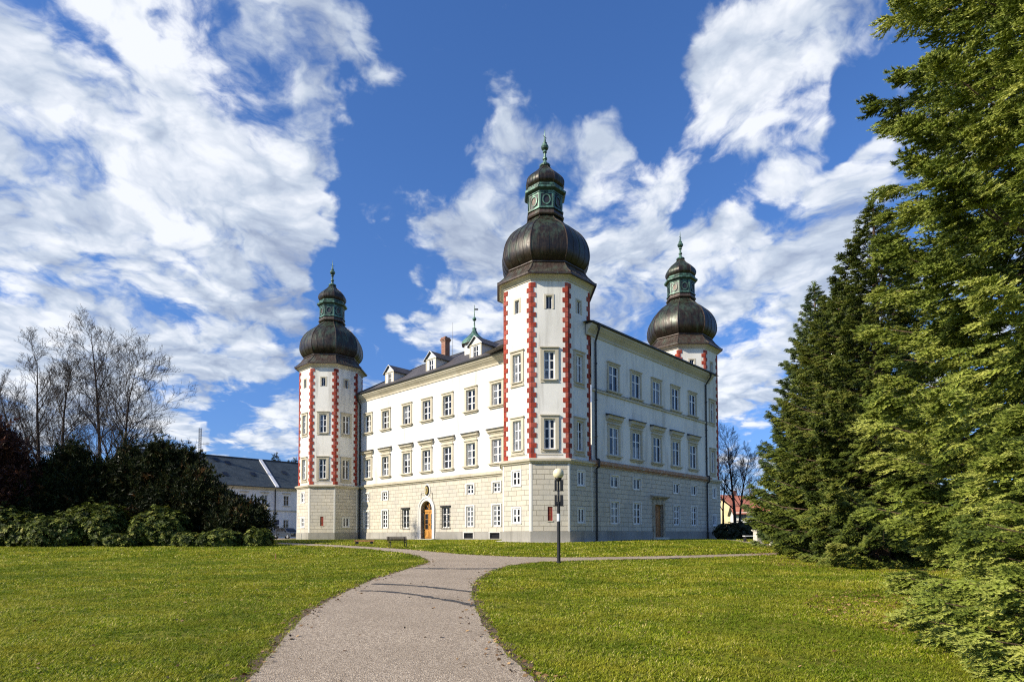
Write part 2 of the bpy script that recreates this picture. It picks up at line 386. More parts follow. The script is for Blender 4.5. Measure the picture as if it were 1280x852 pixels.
def surround_mb(mb, fr, c, w, z0, z1, band=.22, mat='plaster_trim', d=.09, lintel=.10, sill=True, hood=None):
    a, b = c - w / 2, c + w / 2
    mb.box(fr, a - band, a, z0, z1, 0, d, mat); mb.box(fr, b, b + band, z0, z1, 0, d, mat)
    mb.box(fr, a - band, b + band, z1, z1 + band * .8, 0, d, mat)
    if lintel: mb.box(fr, a - band - .05, b + band + .05, z1 + band * .8, z1 + band * .8 + lintel, 0, d + .09, mat)
    if sill:
        mb.box(fr, a - band - .14, b + band + .14, z0 - .13, z0, 0, d + .17, mat); mb.box(fr, a - band - .02, b + band + .02, z0 - .26, z0 - .13, 0, d + .05, mat)
    if hood:
        h0, h1 = hood
        mb.box(fr, a - band * .6, b + band * .6, z1 + band * .8 + lintel, h0, 0, d * .6, mat)
        mb.prof(fr, a - band - .2, b + band + .2, [(h0, 0), (h0, .12), (h0 + .1, .16), (h0 + .16, .30), (h1 - .12, .34), (h1 - .1, .40), (h1, 0)], mat)
        mb.prof(fr, a - band - .24, b + band + .24, [(h1 - .10, .0), (h1 - .10, .46), (h1 - .03, .46), (h1 + .09, 0)], 'lead')

# ================================================================== CASTLE
C0 = Vector((2.859, 49.559, BASE)); dAx = Vector((-.72403, .68977, 0)); dBx = Vector((.68977, .72403, 0))
castle = empty('castle', C0, math.atan2(dBx.y, dBx.x))
tag(castle, 'white four-storey castle with red quoined octagonal towers and dark onion domes', 'castle')
# local axes: x along right-hand wing (dB), y along left-hand wing (dA)
LA, LB, RT, RB = 35.03, 23.77, 3.775, 3.93
AP = RT * math.cos(PI / 8); APB = RB * math.cos(PI / 8)
frA = frame((2.0, 0, 0), (-1, 0, 0))       # u = -y
frB = frame((0, -3.6, 0), (0, -1, 0))      # u = +x
A_END = 31.6; B_END = 22.6
colsA = [29.85, 26.12, 22.05, 18.48, 15.06, 11.46, 7.8, 4.2]; colsB = [4.65, 8.2, 11.78, 15.4, 18.98]
EZ = 17.35
# ---- wing A wall
wa = MB(); holes_up = []; holes_lo = []
for s in colsA[:7]:
    holes_up += [(-s - .66, -s + .66, 12.86, 14.98), (-s - .66, -s + .66, 7.36, 9.62)]
mezA = [30.03, 26.2, 11.54, 7.83]; lowA = [30.03, 26.2, 11.56, 7.85]; grA = [22.23, 15.32]
for s in mezA: holes_lo.append((-s - .5, -s + .5, 4.55, 5.5))
for s in lowA: holes_lo.append((-s - .52, -s + .52, 1.32, 3.34))
for s in grA: holes_lo.append((-s - .62, -s + .62, 1.25, 3.4))
DS = 18.45; DR = .98; SPR = 3.2
holes_lo.append((-DS - DR, -DS + DR, .1, SPR + DR + .02))
wall_holes(wa, frA, -A_END, -.5, 6.4, EZ, holes_up, 'plaster_cream', .2, 'plaster_white')
wall_holes(wa, frA, -A_END, -.5, .8, 6.3, [h for h in holes_lo], 'ashlar', .22, 'plaster_trim')
vents = [11.75, 8.05]
wall_holes(wa, frA, -A_END, -.5, -.3, .8, [(-s - .68, -s + .68, .16, .72) for s in vents] + [(-DS - DR, -DS + DR, .1, 5)], 'plinth_grey', .25, 'plinth_grey', d=.06)
o, u, n = frA
# spandrels over the arch
K = 14
P = lambda a, z, dd=0: o + u * a + Vector((0, 0, 1)) * z + n * dd
for k in range(K):
    t0, t1 = PI * k / K, PI * (k + 1) / K
    x0, y0, x1, y1 = -math.cos(t0) * DR, math.sin(t0) * DR, -math.cos(t1) * DR, math.sin(t1) * DR
    wa.face([P(-DS + x0, SPR + y0), P(-DS + x1, SPR + y1), P(-DS + x1, SPR + DR + .02), P(-DS + x0, SPR + DR + .02)], 'ashlar', [(x0, y0), (x1, y1), (x1, 1), (x0, 1)])
    wa.face([P(-DS + x0, SPR + y0), P(-DS + x0, SPR + y0, -.4), P(-DS + x1, SPR + y1, -.4), P(-DS + x1, SPR + y1)], 'plaster_trim')
wallA = wa.build('wall', castle); tag(wallA, 'sunlit cream wall of the left wing with ashlar ground storey')
# ---- wing B wall
wb = MB(); hu = []; hl = []
for s in colsB: hu += [(s - .72, s + .72, 12.68, 14.92), (s - .72, s + .72, 7.22, 9.66)]
mezB = [4.68, 8.2, 15.4, 19.03]
for s in mezB: hl += [(s - .6, s + .6, 4.5, 5.52), (s - .6, s + .6, 1.42, 3.32)]
DB = 11.97
hl.append((DB - .75, DB + .75, .25, 3.3))
wall_holes(wb, frB, 1.5, B_END, 6.4, EZ, hu, 'plaster_cream', .2, 'plaster_white')
wall_holes(wb, frB, 1.5, B_END, .8, 6.3, hl, 'ashlar', .22, 'plaster_trim')
wall_holes(wb, frB, 1.5, B_END, -.3, .8, [(DB - .75, DB + .75, .25, 4)], 'plinth_grey', .25, 'plinth_grey', d=.06)
wallB = wb.build('wall', castle); tag(wallB, 'shaded wall of the right wing')
# rear walls (closing the block)
rw = MB(); frC = frame((23.8, 0, 0), (1, 0, 0)); frD = frame((0, A_END, 0), (0, 1, 0))
rw.box(frC, 1.5, A_END, -.3, EZ, -.2, 0, 'plaster_cream'); rw.box(frD, -23.6, -2.0, -.3, EZ, -.2, 0, 'plaster_cream')
rw.build('rear_wall', castle)
# ---- strings, cornices
def string(fr, u0, u1, mat, z0=6.15, z1=6.62):
    m = MB(); m.prof(fr, u0, u1, [(z0, 0), (z0, .10), (z0 + .10, .13), (z0 + .16, .26), (z1 - .1, .28), (z1, .03)], mat); return m.build('string_course', castle)
string(frA, -A_END, -.6, 'plaster_trim', 6.12, 6.6)
string(frB, 1.2, B_END + .2, 'string_worn', 6.12, 6.62)
def cornice(fr, u0, u1):
    m = MB(); m.prof(fr, u0, u1, [(EZ - .62, 0), (EZ - .62, .07), (EZ - .5, .10), (EZ - .42, .10), (EZ - .22, .28), (EZ - .18, .34), (EZ, .50), (EZ + .04, .56), (EZ + .22, .60), (EZ + .26, 0)], 'plaster_trim')
    c = m.build('cornice', castle)
    g = MB(); g.prof(fr, u0 - .05, u1 + .05, [(EZ + .2, .58), (EZ + .18, .66), (EZ + .22, .74), (EZ + .34, .76), (EZ + .345, .6), (EZ + .29, 0)], 'pipe_dark'); g.build('gutter', castle)
cornice(frA, -A_END, -1.2); cornice(frB, .8, B_END + .4)
m = MB(); m.box(frB, 1.6, B_END, 12.26, 12.44, 0, .13, 'plaster_trim'); m.box(frB, 1.6, B_END, 12.443, 12.47, 0, .16, 'lead'); m.build('band_course', castle)
# ---- roof
rf = MB()
def rpoly(pts, mat='slate_dark'):
    v = [Vector(p) for p in pts]; nn = (v[1] - v[0]).cross(v[2] - v[0]); e = (v[1] - v[0]).normalized(); g = nn.normalized().cross(e)
    if nn.z < 0: v = v[::-1]
    rf.face(v, mat, [((p - v[0]).dot(e), (p - v[0]).dot(g)) for p in v])
ez = EZ + .3; rz = 21.75
rpoly([(1.3, 1.5, ez), (1.3, 32.3, ez), (8, 27.0, rz), (8, 5, rz)])
rpoly([(1.3, 32.3, ez), (14.7, 32.3, ez), (8, 27.0, rz)])
rpoly([(14.7, 32.3, ez), (14.7, 1.5, ez), (8, 5, rz), (8, 27, rz)])
rpoly([(14.7, 1.5, ez), (1.3, 1.5, ez), (8, 5, rz)])
rpoly([(.5, -4.3, ez), (24, -4.3, ez), (24, 1.5, ez + .62), (.5, 1.5, ez + .62)]); rpoly([(.5, 1.5, ez + .62), (24, 1.5, ez + .62), (24, 8, ez), (.5, 8, ez)])
roof = rf.build('roof', castle)
rc = MB()
for a, b in (((8, 5, rz), (8, 27, rz)), ((8, 27, rz), (1.3, 32.3, ez)), ((8, 5, rz), (1.3, 1.5, ez))): rc.tube(a, b, .09, .09, 'lead', 6)
rc.build('ridge_cap', roof)
# dormers
for s in (26.55, 18.75, 11.6):
    fd = frame((2.75, s, 0), (-1, 0, 0)); w = .88; zb, ze, za = 17.9, 19.75, 20.5; o, u, n = fd
    m = MB(); Q = lambda a, z, dd=0: o + u * a + Vector((0, 0, 1)) * z + n * dd
    wall_holes(m, fd, -w, w, zb, ze, [(-.36, .36, 18.5, 19.6)], 'plaster_white', .12)
    m.face([Q(-w, ze), Q(w, ze), Q(0, za)], 'plaster_white')
    for sg in (-1, 1):
        q = [Q(sg * w, zb), Q(sg * w, zb, -3.4), Q(sg * w, ze, -3.4), Q(sg * w, ze)]
        m.face(q if sg < 0 else q[::-1], 'plaster_white')
    m.box(fd, -w - .04, w + .04, ze - .06, ze + .04, 0, .07, 'plaster_trim'); m.box(fd, -w, -w + .14, zb, ze - .06, 0, .03, 'plaster_trim'); m.box(fd, w - .14, w, zb, ze - .06, 0, .03, 'plaster_trim')
    dm = m.build('dormer', castle)
    m = MB()
    for sg in (-1, 1):
        a = [Q(0, za + .10, .18), Q(0, za + .10, -4.6), Q(sg * (w + .22), ze - .08, -4.6), Q(sg * (w + .22), ze - .08, .18)]
        b = [p - Vector((0, 0, .09)) for p in a]
        if sg < 0: a, b = a[::-1], b[::-1]
        m.face(a[::-1] if sg > 0 else a[::-1], 'slate_dark', [(0, 0), (1, 0), (1, 1), (0, 1)]); m.face(b, 'lead')
        m.face([a[0], a[3], b[3], b[0]], 'lead'); m.face([a[2], a[3], b[3], b[2]], 'lead')
        m.tube(Q(0, za + .08, .19), Q(sg * (w + .22), ze - .10, .19), .045, .045, 'white_paint', 5)
    m.build('dormer_roof', dm)
    m = MB(); sash_mb(m, fd, 0, .72, 18.5, 19.6, 2, (.5,), -.08, .03, .06); glass_mb(m, fd, 0, .72, 18.5, 19.6, -.1); m.build('window', dm)
# chimney
m = MB(); fc = frame((5.6, 19.7, 0), (-1, 0, 0)); m.box(fc, -.34, .34, 19, 22.5, -.34, .34, 'chimney_brick'); m.box(fc, -.40, .40, 22.5, 22.62, -.40, .40, 'chimney_brick'); m.box(fc, -.46, .46, 22.62, 22.78, -.46, .46, 'chimney_brick'); m.box(fc, -.38, .38, 22.78, 22.95, -.38, .38, 'chimney_brick')
ch = m.build('chimney', castle)
m = MB(); m.lathe(5.6, 19.7, [(22.95, .2), (23.1, .18), (23.1, .12)], 10, 'pipe_dark'); m.build('chimney_pot', ch)
# small ogee turret behind the third dormer
tx, ty = 6.6, 15.95
m = MB(); m.lathe(tx, ty, [(20.0, 1.15), (21.55, 1.15)], 8, 'plaster_white', PI / 8); tr = m.build('roof_turret', castle)
m = MB(); pr = [(21.45, 1.5), (21.6, 1.48), (21.85, 1.35), (22.15, 1.05), (22.45, .72), (22.75, .45), (23.05, .28), (23.3, .22)]
m.lathe(tx, ty, pr, 8, 'copper_green', PI / 8); m.lathe(tx, ty, [(21.45, 1.5), (21.4, 1.1)][::-1], 8, 'copper_brown', PI / 8); m.build('ogee_roof', tr)
m = MB(); m.lathe(tx, ty, [(23.3, .2), (23.38, .26), (23.45, .1), (24.2, .07), (24.32, .2), (24.45, .24), (24.58, .18), (24.68, .06), (26.0, .03), (26.05, 0)], 10, 'copper_green', smooth=True)
m.box(frame((tx, ty, 0), (-1, -1, 0)), -.02, .42, 25.45, 25.62, -.01, .01, 'dark_metal'); m.build('finial', tr)
m = MB(); m.tube((5.2, 18.0, 20.5), (5.2, 18.0, 24.2), .025, .015, 'dark_metal', 6); m.build('lightning_rod', castle)

# ---- windows of the wings
def window(fr, c, w, z0, z1, cols, rows, parent=castle, d=-.14, rowsy=None, single=False, **kw):
    m = MB(); surround_mb(m, fr, c, w, z0, z1, **kw)
    if single:
        sash_mb(m, fr, c, w, z0, z1, cols, rows, d); glass_mb(m, fr, c, w, z0, z1, d - .03); return m.build('window', parent)
    wn = m.build('window', parent)
    m = MB(); sash_mb(m, fr, c, w, z0, z1, cols, rows, d); m.build('sash', wn)
    m = MB(); glass_mb(m, fr, c, w, z0, z1, d - .03); m.build('glass', wn)
    return wn
for s in colsA[:7]:
    window(frA, -s, 1.32, 12.86, 14.98, 2, (.36, .68), band=.26)
    window(frA, -s, 1.32, 7.36, 9.62, 2, (.36, .68), band=.26, hood=(10.18, 10.66))
for s in mezA: window(frA, -s, 1.0, 4.55, 5.5, 2, (.5,), band=.16, mat='plaster_white', lintel=0, sill=False, d=-.06)
for s in lowA: window(frA, -s, 1.04, 1.32, 3.34, 2, (.25, .5, .75), band=.16, mat='plaster_white', lintel=0, sill=False, d=-.06)
for s in grA:
    m = MB(); m.box(frA, -s - .8, -s + .8, 3.42, 3.54, 0, .12, 'dark_metal'); wn = m.build('window', castle); tag(wn, 'ground-floor window behind a black iron grille')
    m = MB(); sash_mb(m, frA, -s, 1.24, 1.25, 3.4, 2, (.3, .65)); m.build('sash', wn)
    m = MB(); glass_mb(m, frA, -s, 1.24, 1.25, 3.4); m.build('glass', wn)
    m = MB()
    for k in range(7): m.box(frA, -s - .72 + k * .24 - .016, -s - .72 + k * .24 + .016, 1.15, 3.5, .14, .165, 'dark_metal')
    for k in range(6): m.box(frA, -s - .74, -s + .74, 1.2 + k * .44 - .016, 1.2 + k * .44 + .016, .12, .15, 'dark_metal')
    for a in (-.72, .72):
        for z in (1.2, 3.4): m.box(frA, -s + a - .02, -s + a + .02, z - .02, z + .02, 0, .14, 'dark_metal')
    m.build('grille', wn)
for s in colsB:
    window(frB, s, 1.44, 12.68, 14.92, 2, (.64,), band=.2, d=-.06)
    window(frB, s, 1.44, 7.22, 9.66, 2, (.64,), band=.2, d=-.06, hood=(10.1, 10.62))
for s in mezB:
    window(frB, s, 1.2, 4.5, 5.52, 2, (), band=.10, mat='plaster_white', lintel=0, sill=False, d=-.05)
    window(frB, s, 1.2, 1.42, 3.32, 2, (.36, .70), band=.10, mat='plaster_white', lintel=0, sill=False, d=-.05)
for s in vents:
    m = MB()
    m.box(frA, -s - .68, -s + .68, .16, .72, -.2, -.15, 'black_paint'); 
    for k in range(9): m.box(frA, -s - .6 + k * .15 - .012, -s - .6 + k * .15 + .012, .18, .7, .0, .03, 'dark_metal')
    m.box(frA, -s - .8, -s + .8, .72, .8, .06, .12, 'plaster_white'); m.box(frA, -s - .78, -s - .68, .1, .72, .06, .1, 'plaster_white'); m.box(frA, -s + .68, -s + .78, .1, .72, .06, .1, 'plaster_white')
    m.build('cellar_vent', castle)
# ---- arched portal
def arch_ring(m, fr, c, r0, r1, spr, d0, d1, mat, K=18):
    o, u, n = fr; P = lambda a, z, dd: o + u * a + Vector((0, 0, 1)) * z + n * dd
    for k in range(K):
        t0, t1 = PI - PI * k / K, PI - PI * (k + 1) / K
        g = lambda r, t, dd: P(c + r * math.cos(t), spr + r * math.sin(t), dd)
        m.face([g(r0, t0, d1), g(r0, t1, d1), g(r1, t1, d1), g(r1, t0, d1)], mat); m.face([g(r1, t0, d1), g(r1, t1, d1), g(r1, t1, d0), g(r1, t0, d0)], mat)
        m.face([g(r0, t1, d1), g(r0, t0, d1), g(r0, t0, d0), g(r0, t1, d0)], mat)
m = MB()
for r0, r1, dd in ((DR - .02, DR + .26, .10), (DR + .26, DR + .42, .16)):
    arch_ring(m, frA, -DS, r0, r1, SPR, 0, dd, 'plaster_white')
    for sg in (-1, 1):
        a, b = sorted((sg * r0, sg * r1)); m.box(frA, -DS + a, -DS + b, 0, SPR, 0, dd, 'plaster_white')
m.box(frA, -DS - 1.6, -DS + 1.6, -.2, .1, -.3, .55, 'stone_pale')
portal = m.build('portal', castle); tag(portal, 'round-arched entrance with pale surround')
m = MB(); D = -.38
for sg in (-1, 1):
    a, b = sorted((sg * .02, sg * (DR - .02)))
    m.box(frA, -DS + a, -DS + b, .1, 3.0, D - .06, D, 'ochre_wood')
    c = -DS + (a + b) / 2
    for z0, z1 in ((.22, .95),): m.box(frA, c - .33, c + .33, z0, z1, D, D + .035, 'ochre_wood')
    m.box(frA, c - .26, c + .26, 1.15, 2.75, D, D + .012, 'window_glass')
    for aa in (-.3, .26): m.box(frA, c + aa, c + aa + .05, 1.1, 2.8, D, D + .04, 'ochre_wood')
    for z in (1.1, 1.62, 2.18, 2.76): m.box(frA, c - .25, c + .25, z, z + .04, D + .012, D + .035, 'brown_wood')
m.box(frA, -DS - DR, -DS + DR, 3.0, 3.22, D - .06, D + .06, 'ochre_wood')
dr = m.build('door', portal)
m = MB()
o, u, n = frA; g = lambda a, z, dd: o + u * a + Vector((0, 0, 1)) * z + n * dd
m.face([g(-DS + (DR) * math.cos(t), SPR + (DR) * math.sin(t), D + .01) for t in [PI * k / 20 for k in range(21)]], 'window_glass')
arch_ring(m, frA, -DS, DR - .13, DR, SPR + .0, D, D + .07, 'ochre_wood')
m.box(frA, -DS - .05, -DS + .05, 3.22, SPR + DR - .1, D + .01, D + .07, 'ochre_wood')
for t in (PI * .28, PI * .72): m.tube(g(-DS, SPR + .03, D + .04), g(-DS + (DR - .1) * math.cos(t), SPR + (DR - .1) * math.sin(t), D + .04), .03, .03, 'ochre_wood', 5)
m.build('fanlight', portal)
m = MB(); m.box(frA, -DS + .04, -DS + .07, 1.5, 1.75, D, D + .08, 'dark_metal'); m.build('handle', portal)
# medallion over the portal
m = MB(); zc = 5.28
for r, dd, mt in (((.50, .72), .06, 'plaster_white'), ((.36, .56), .13, 'dark_metal'), ((.26, .42), .20, 'gold')):
    m.face([g(-DS + .1 + r[0] * math.cos(t), zc + r[1] * math.sin(t), dd) for t in [2 * PI * k / 24 for k in range(24)]], mt)
    for k in range(24):
        t0, t1 = 2 * PI * k / 24, 2 * PI * (k + 1) / 24
        m.face([g(-DS + .1 + r[0] * math.cos(t0), zc + r[1] * math.sin(t0), 0), g(-DS + .1 + r[0] * math.cos(t1), zc + r[1] * math.sin(t1), 0), g(-DS + .1 + r[0] * math.cos(t1), zc + r[1] * math.sin(t1), dd), g(-DS + .1 + r[0] * math.cos(t0), zc + r[1] * math.sin(t0), dd)], mt)
m.box(frA, -DS, -DS + .2, zc - .2, zc + .22, .2, .25, 'stone_door'); m.build('medallion', castle)
# ---- side door in the right wing
m = MB()
for sg in (-1, 1):
    a, b = sorted((sg * .75, sg * 1.08)); m.box(frB, DB + a, DB + b, 0, 3.3, 0, .12, 'stone_door')
m.box(frB, DB - 1.08, DB + 1.08, 3.3, 3.62, 0, .12, 'stone_door'); m.box(frB, DB - 1.0, DB + 1.0, 3.62, 3.8, 0, .06, 'stone_door')
m.prof(frB, DB - 1.4, DB + 1.4, [(3.8, 0), (3.8, .15), (3.9, .2), (3.96, .4), (4.08, .44), (4.16, 0)], 'stone_door'); m.box(frB, DB - 1.1, DB + 1.1, -.2, .25, -.2, .5, 'stone_pale')
sd = m.build('side_entrance', castle)
m = MB(); m.box(frB, DB - .75, DB + .75, .25, 3.3, -.3, -.24, 'brown_wood'); m.box(frB, DB - .04, DB + .04, .25, 3.3, -.24, -.2, 'brown_wood')
for c in (-.38, .38):
    for z0, z1 in ((.45, 1.1), (1.3, 2.1), (2.3, 3.1)): m.box(frB, DB + c - .24, DB + c + .24, z0, z1, -.24, -.215, 'brown_wood')
m.build('door', sd)

# ---- downpipes
def pipe(name, pts, r=.085):
    m = MB()
    for a, b in zip(pts[:-1], pts[1:]): m.tube(a, b, r, r, 'pipe_dark', 8)
    for z in (2.5, 5.5, 8.5, 11.5, 14.5):
        q = Vector(pts[-1]); m.tube((q.x, q.y, z), (q.x, q.y, z + .08), r * 1.35, r * 1.35, 'pipe_dark', 8)
    hd = pts[0]; m.tube((hd[0], hd[1], hd[2] - .2), (hd[0], hd[1], hd[2] + .12), r * 1.2, r * 2.4, 'pipe_dark', 8)
    return m.build('downpipe', castle)
pipe('p', [(1.35, 31.3, 17.5), (1.35, 31.3, 17.2), (1.85, 31.45, 16.4), (1.85, 31.45, 0)])
pipe('p', [(1.7, -4.25, 17.5), (1.7, -4.25, 17.2), (1.95, -3.72, 16.4), (1.95, -3.72, 6.7), (1.95, -4.0, 6.6), (1.95, -4.0, 6.1), (1.95, -3.74, 5.9), (1.95, -3.74, 0)])
pipe('p', [(22.0, -4.25, 17.5), (22.0, -4.25, 17.2), (21.9, -3.72, 16.4), (21.9, -3.72, 6.7), (21.9, -4.0, 6.6), (21.9, -4.0, 6.1), (21.9, -3.74, 5.9), (21.9, -3.74, 0)])

# ---- towers
def catmull(pts, n=5):
    out = []
    for i in range(len(pts) - 1):
        p0 = pts[max(i - 1, 0)]; p1 = pts[i]; p2 = pts[i + 1]; p3 = pts[min(i + 2, len(pts) - 1)]
        for k in range(n):
            t = k / n
            out.append(tuple(.5 * ((2 * p1[j]) + (-p0[j] + p2[j]) * t + (2 * p0[j] - 5 * p1[j] + 4 * p2[j] - p3[j]) * t * t + (-p0[j] + 3 * p1[j] - 3 * p2[j] + p3[j]) * t ** 3) for j in (0, 1)))
    out.append(pts[-1]); return out
def onion(name, parent, cx, cy, prof, mat, ridge=.05):
    m = MB(); pr = catmull(prof)
    for k in range(8):          # eight welded gores with a slight belly across
        a0 = PI / 8 + PI / 4 * k; nseg = 3; i0 = len(m.v)
        rows = []
        for z, r in pr:
            row = []
            for j in range(nseg + 1):
                t = j / nseg; pa = Vector((math.cos(a0), math.sin(a0), 0)) * r; pb = Vector((math.cos(a0 + PI / 4), math.sin(a0 + PI / 4), 0)) * r
                q = pa.lerp(pb, t); bel = 1 + .035 * math.sin(PI * t); row.append((cx + q.x * bel, cy + q.y * bel, z))
            rows.append(row)
        base = len(m.v)
        for row in rows: m.v += row
        for i in range(len(rows) - 1):
            for j in range(nseg):
                a = base + i * (nseg + 1) + j; m.f.append((a, a + 1, a + nseg + 2, a + nseg + 1)); m.m.append(m.mi(mat)); m.uv.append([(0, 0)] * 4); m.sm.append(True)
        for (z0, r0), (z1, r1) in zip(pr[:-1], pr[1:]):
            m.tube((cx + r0 * math.cos(a0), cy + r0 * math.sin(a0), z0), (cx + r1 * math.cos(a0), cy + r1 * math.sin(a0), z1), ridge, ridge, 'copper_brown', 5, caps=False)
    # standing seams: thin raised ribs, three to a gore
    for k in range(8):
        a0 = PI / 8 + PI / 4 * k
        for t in (.25, .5, .75):
            pa = Vector((math.cos(a0), math.sin(a0), 0)); pb = Vector((math.cos(a0 + PI / 4), math.sin(a0 + PI / 4), 0)); q = pa.lerp(pb, t) * (1 + .035 * math.sin(PI * t))
            for (z0, r0), (z1, r1) in list(zip(pr[:-1], pr[1:]))[::1]:
                m.tube((cx + q.x * r0, cy + q.y * r0, z0), (cx + q.x * r1, cy + q.y * r1, z1), .016, .016, mat, 3, caps=False)
    return m.build(name, parent)
def ring(m, cx, cy, pts, mat): m.lathe(cx, cy, pts, 8, mat, PI / 8)
def tower(cx, cy, lab, drop=()):
    fr = []; 
    for k in range(8):
        a = PI + PI / 4 * k                  # k=0 faces -x (left wing side), 1 the viewer, 2 -y
        nrm = Vector((math.cos(a), math.sin(a), 0)); fr.append((frame((cx, cy, 0) + np.array(nrm) * AP, nrm), frame((cx, cy, 0) + np.array(nrm) * APB, nrm)))
    HWs, HWb = RT * math.sin(PI / 8), RB * math.sin(PI / 8)
    m = MB(); wins = []
    for k in range(8):
        f1, f2 = fr[k]; h1 = []; h2 = []
        if k in (0, 1, 2):
            h1 = [(-.44, .44, 12.62, 14.88), (-.44, .44, 7.16, 9.56), (-.24, .24, 18.2, 19.25)]
            if k == 1: h2 = [(-.19, .19, 1.6, 2.7)]
            else:
                h2 = [(-.42, .42, 1.45, 2.62)]
                if not (k == 2 and 'm' in drop): h2.append((-.42, .42, 4.4, 5.55))
            wins.append((k, h1, h2))
        wall_holes(m, f1, -HWs, HWs, 6.4, 20.75, h1, 'plaster_cream', .18, 'plaster_white')
        wall_holes(m, f2, -HWb, HWb, .8, 6.3, h2, 'ashlar', .18, 'plaster_white')
        wall_holes(m, f2, -HWb - .03, HWb + .03, -.3, .8, [], 'plinth_grey', d=.07)
        m.box(f2, -HWb + .0, -HWb + .13, .8, 6.14, 0, .012, 'plaster_white'); m.box(f2, HWb - .13, HWb - .0, .8, 6.14, 0, .012, 'plaster_white')
        m.box(f1, -HWs + .45, HWs - .45, 6.72, 6.78, 0, .03, 'plaster_trim')
    ring(m, cx, cy, [(.8, RB + .075), (.8, RB - .05)], 'plaster_trim')
    T = m.build('tower', castle); tag(T, lab)
    m = MB(); ring(m, cx, cy, [(6.08, RB), (6.08, RB + .1), (6.16, RB + .13), (6.22, RB + .26), (6.36, RB + .28), (6.48, RT + .02)], 'plaster_trim'); m.build('string_course', T)
    # quoins
    m = MB(); H = .395; nq = int((20.45 - 6.5) / H)
    for v in range(8):
        a = PI - PI / 8 + PI / 4 * v
        V = Vector((cx + math.cos(a) * RT, cy + math.sin(a) * RT, 0)); fa = fr[(v - 1) % 8][0]; fb = fr[v % 8][0]
        for i in range(nq):
            z0 = 6.5 + i * H; L = .40 if i % 2 == 0 else .20; L2 = .20 if i % 2 == 0 else .40; e = .045; z1 = z0 + H - .035; L += random.uniform(-.02, .02)
            out = Vector((math.cos(a), math.sin(a), 0))
            c = V + out * e * 1.05; pa = V - fa[1] * L2; pb = V + fb[1] * L
            pa_o = pa + fa[2] * e; pb_o = pb + fb[2] * e
            zz = lambda p, z: (p.x, p.y, z); QM = random.choice(('quoin_red', 'quoin_red', 'quoin_faded', 'quoin_dark'))
            m.face([zz(pa_o, z0), zz(c, z0), zz(c, z1), zz(pa_o, z1)], QM); m.face([zz(c, z0), zz(pb_o, z0), zz(pb_o, z1), zz(c, z1)], QM)
            m.face([zz(pa, z0), zz(pa_o, z0), zz(pa_o, z1), zz(pa, z1)], QM); m.face([zz(pb_o, z0), zz(pb, z0), zz(pb, z1), zz(pb_o, z1)], QM)
            m.face([zz(pa, z1), zz(pa_o, z1), zz(c, z1), zz(pb_o, z1), zz(pb, z1)], QM); m.face([zz(pa, z0), zz(pb, z0), zz(pb_o, z0), zz(c, z0), zz(pa_o, z0)], QM)
    m.build('quoins', T)
    # windows
    for k, h1, h2 in wins:
        f1, f2 = fr[k]
        for h in h1[:2]:
            m = MB(); surround_mb(m, f1, 0, .88, h[2], h[3], band=.27, lintel=.09, sill=False)
            m.box(f1, -.71, .71, h[2] - .24, h[2], 0, .05, 'plaster_trim'); m.box(f1, -.56, .56, h[2] - .07, h[2], .05, .16, 'plaster_trim')
            if k != 1: m.box(f1, -.74, .74, h[2] - .34, h[2] - .27, 0, .10, 'plaster_trim')
            sash_mb(m, f1, 0, .88, h[2], h[3], 2, (.36, .68) if k != 2 else (.66,), -.12); glass_mb(m, f1, 0, .88, h[2], h[3], -.15); m.build('window', T)
        h = h1[2]; m = MB(); surround_mb(m, f1, 0, .48, h[2], h[3], band=.16, lintel=0, sill=False, d=.03); sash_mb(m, f1, 0, .48, h[2], h[3], 2, (), -.13, .015, .035); glass_mb(m, f1, 0, .48, h[2], h[3], -.15); m.build('window', T)
        for h in h2:
            m = MB()
            if k == 1:
                m.box(f2, -.19, .19, 1.6, 2.7, -.12, -.06, 'red_shutter'); m.box(f2, -.015, .015, 1.62, 2.68, -.06, -.05, 'brown_wood'); m.box(f2, -.23, .23, 1.53, 1.6, 0, .04, 'plaster_trim'); m.build('shutter', T)
            else:
                surround_mb(m, f2, 0, .84, h[2], h[3], band=.13, mat='plaster_white', lintel=0, sill=False, d=.03); m.box(f2, -.55, .55, h[2] - .1, h[2], 0, .06, 'plaster_white')
                sash_mb(m, f2, 0, .84, h[2], h[3], 2, (.5,) if k == 0 else (), -.06); glass_mb(m, f2, 0, .84, h[2], h[3], -.09); m.build('window', T)
    # eaves cornice and skirt roof
    m = MB(); ring(m, cx, cy, [(20.45, RT), (20.45, RT + .08), (20.55, RT + .10), (20.75, RT + .30), (20.80, RT + .42)], 'plaster_trim'); m.build('cornice', T)
    m = MB(); ring(m, cx, cy, [(20.80, RT + .40), (20.80, RT + .62), (20.92, RT + .63), (21.02, RT + .48), (21.25, RT + .22), (21.6, RT - .12), (21.95, RT - .36), (22.1, RT - .48), (22.16, RT - .40), (22.24, RT - .40), (22.28, RT - .55), (22.34, RT - .9)], 'copper_brown')
